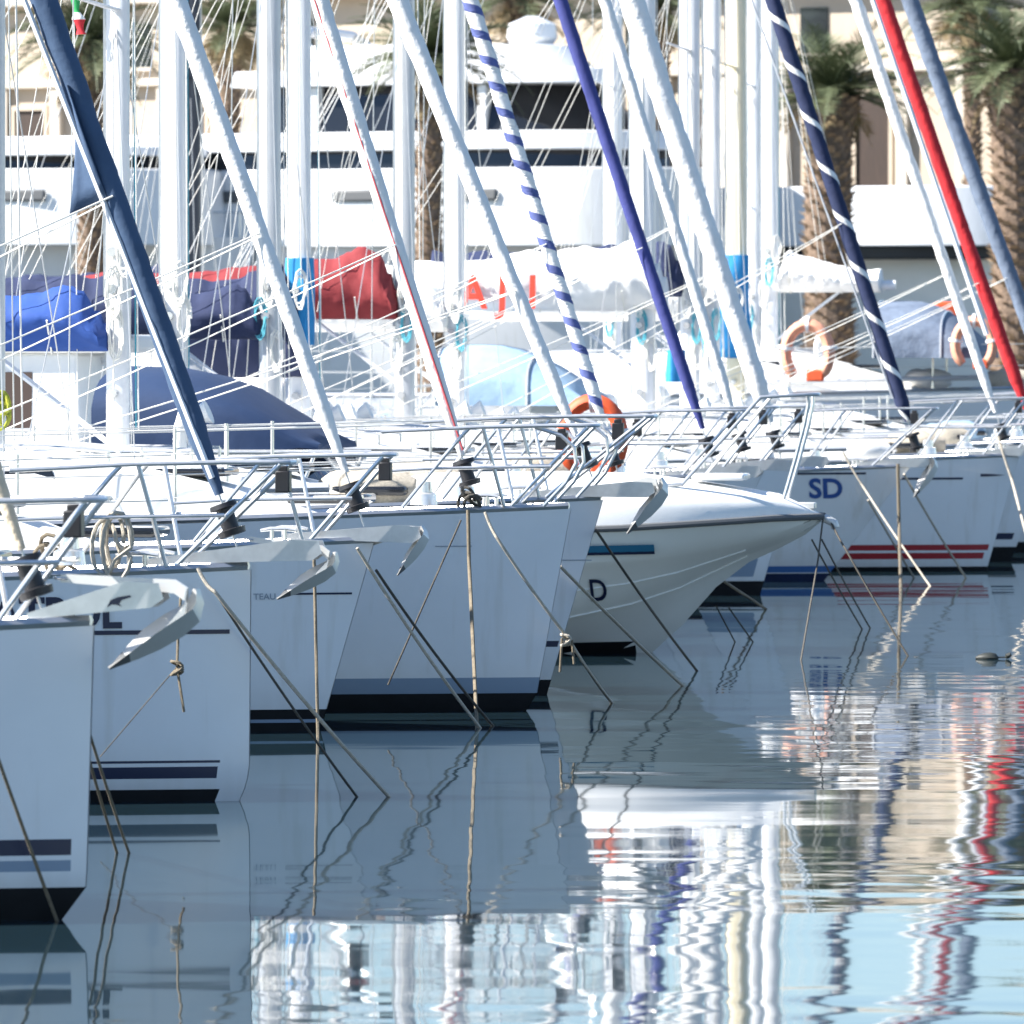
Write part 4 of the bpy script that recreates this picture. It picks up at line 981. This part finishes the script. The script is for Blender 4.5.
# ------------------------------------------------------------------ big motor yachts behind the mole
def lerp_ring(t0, t1, hw0, hw1, z0, z1, nose0, nose1):
    return None
def slab(m, x0, x1, hw, z0, z1, nose=1.0, rake=.4, tail=.1, mi=0, tw=.92):
    """a deck block with rounded plan towards the bow"""
    rows = []
    for z, dx, k in ((z0, 0, 1), (z1, -rake, tw)):
        r = []
        for sg in (-1, 1):
            pts = [(x0 + (tail if z == z1 else 0), hw * k), ] + [(x1 - nose + nose * math.sin(a) + dx, hw * k * math.cos(a)) for a in [math.pi / 2 * i / 6 for i in range(7)]]
            pts = [(x, sg * y) for x, y in pts]
            r += pts if sg == -1 else list(reversed(pts))
        rows.append([(x, y, z) for x, y in r])
    m.loft(rows)
def motor_yacht(label, px_bow, s, rz, L, hw, hullh, tiers, hull_mt='gel', rail=True):
    loc = at(px_bow, 350, s); loc.z = 0
    o = thing('motor_yacht', label, 'motor yacht', loc, rz, 'large motor yachts behind the mole')
    m = MB(); rows = []
    for t in (0, .3, .8, 1.6, 2.8, 4.5, 7, L):
        u = t / L; g = 1 - (1 - min(u / .5, 1)) ** 2.0
        rows.append([(-t - f * 1.5 * max(0, 1 - t / 4), sg * (.03 + hw * g * k), hullh * (1 - f) * (1 + .12 * (1 - u)) - .3 * f) for sg, fs in ((-1, (0, .25, .6, 1)), (1, (1, .6, .25, 0))) for f, k in [(q, (1, .93, .82, .5)[(0, .25, .6, 1).index(q)]) for q in fs]])
    m.loft(rows, closed=True, caps=True); m.build('hull', hull_mt, o, smooth=45)
    for (nm, mt, x0, x1, w_, z0, z1, nose, rake, tw) in tiers:
        k = MB(); slab(k, x0, x1, w_, z0, z1, nose, rake, .1, 0, tw); k.build(nm, mt, o, smooth=35, bevel=.03 if mt != 'glass' else 0)
    if rail:
        r = MB()
        for sg in (-1, 1):
            pts = [(-x, sg * (hw * (1 - (1 - min(x / L / .5, 1)) ** 2) - .06), hullh * 1.06 + .85) for x in (.4, 1.5, 3, 5, 7)]
            r.tube(pts, .02, 6)
            for p in pts: r.tube([p, (p[0], p[1], p[2] - .9)], .016, 6)
        r.build('guard_rail', 'chrome', o)
    return o
S6 = 42.0
def zz(py): return CH - (py - HZ) / S6
my1 = motor_yacht('large white flybridge motor yacht with wide dark windows behind the masts', 732, S6, R(-24), 20, 2.9, zz(250),
    [('bulwark', 'gel', -19.5, -.5, 2.88, zz(249) + .06, zz(168), 5, -.1, .98), ('lower_window', 'glass', -18.5, -1.5, 2.7, zz(168), zz(150), 4.2, .1, .98), ('side_deck', 'gel', -19, -1.1, 2.9, zz(150), zz(131), 4.6, .1, .98),
     ('saloon_window', 'glass', -11.0, -2.2, 2.5, zz(131), zz(84), 3.4, 1.3, .90), ('flybridge', 'gel', -12.0, -1.8, 2.7, zz(84), zz(68), 3.2, .1, .97), ('flybridge_coaming', 'gel', -10.6, -3.6, 2.3, zz(68), zz(42), 2.6, .7, .85)])
k = MB()
for sg in (-1, 1): k.tube([(-9.9, sg * 2.0, zz(68)), (-10.5, sg * 1.8, zz(34)), (-10.6, sg * 1.2, zz(26)), (-10.6, 0, zz(25))], .14, 8)
k.build('radar_arch', 'gel', my1)
k = MB(); k.tube([(-5.2, 0, zz(44)), (-5.2, 0, zz(34)), (-5.2, 0, zz(20)), (-5.2, 0, zz(12))], [.45, .62, .58, .15], 16); k.build('satellite_dome', 'gel', my1)
for x in (-5.4, -7.6, -9.8):
    k = MB(); k.box((x, -2.36, (zz(131) + zz(84)) / 2), (.22, .36, zz(84) - zz(131) - .04)); k.build('window_post', 'gel', my1, bevel=.02)
my2 = motor_yacht('white motor yacht with plain tall flank beyond the right palms', 1120, S6 * .985, R(-24), 22, 3.0, zz(258),
    [('bulwark', 'gel', -20, -1.1, 3.0, zz(245), zz(184), 4.0, .25, .985), ('recess', 'black', -20, -1.8, 2.85, zz(258), zz(245), 4.0, 0, 1)], hull_mt='gel_cream', rail=False)
my3 = motor_yacht('white motor yacht with dark window line at the left behind the slate headsail', 258, S6 * .99, R(-18), 20, 2.9, zz(258),
    [('bulwark', 'gel', -19.5, -.8, 2.88, zz(245), zz(168), 4.2, .2, .98), ('lower_window', 'glass', -18.5, -1.8, 2.7, zz(168), zz(155), 4.0, .1, .98), ('side_deck', 'gel', -19, -1.3, 2.9, zz(155), zz(145), 4.0, .1, .98)], hull_mt='gel_grey')

for my, xs_ in ((my1, (-5.5, -8.5, -11.5, -14.5, -17)), (my3, (-5, -8, -11, -14, -17))):
    for x in xs_:
        k = MB(); k.box((x, -2.86, (zz(201) + zz(189)) / 2), (1.3, .12, zz(189) - zz(201))); k.build('porthole', 'rubber', my, bevel=.05)

# ------------------------------------------------------------------ beige building
def building():
    rz = R(-27); loc = at(512, 350, 37); loc.z = 1.0
    o = thing('building', 'long beige building with pilasters and brown doors behind the palms', 'building', loc, rz)
    Wd, Hh = 64, 10.9
    m = MB(); m.box((0, 4, Hh / 2), (Wd, 8, Hh)); m.build('wall', 'stucco', o, smooth=0)
    m = MB(); m.box((0, 3.9, Hh + .18), (Wd + .6, 8.8, .36)); m.box((0, -.14, Hh * .80), (Wd, .28, .22)); m.build('cornice', 'stucco_pale', o, smooth=0, bevel=.03)
    x = -27.99; i = 0
    while x < Wd / 2:
        m = MB(); m.box((x, -.11, Hh * .79 / 2), (.34, .22, Hh * .79)); m.build('pilaster', 'stucco_pale', o, smooth=0, bevel=.02)
        if i % 3 == 1:
            f = MB(); xc = x + .85
            f.box((xc, -.02, 5.2), (.95, .10, 5.6)); d = f.build('door', 'wood_dark', o, smooth=0)
            t_ = MB(); t_.box((xc - .53, -.06, 5.2), (.11, .16, 5.6)); t_.box((xc + .53, -.06, 5.2), (.11, .16, 5.6)); t_.box((xc, -.06, 8.07), (1.17, .16, .14)); t_.build('door_frame', 'stucco', d, smooth=0)
        elif i % 3 == 0:
            f = MB(); xc = x + .85; f.box((xc, -.012, 9.75), (.8, .06, 1.2)); w_ = f.build('window', 'glass', o, smooth=0)
            t_ = MB(); t_.box((xc, -.06, 9.09), (1.0, .2, .1)); t_.build('sill', 'stucco_pale', w_, smooth=0)
        x += 1.72; i += 1
    return o
building()
bxm = MB(); bxm.box((0, 0, .12), (.34, .3, .24)); bx = bxm.build('life_raft_box', 'orange', smooth=0, bevel=.05); bx.location = at(946, 320, 76); tag(bx, 'orange red chest on the mole beside the red headsail', 'chest')
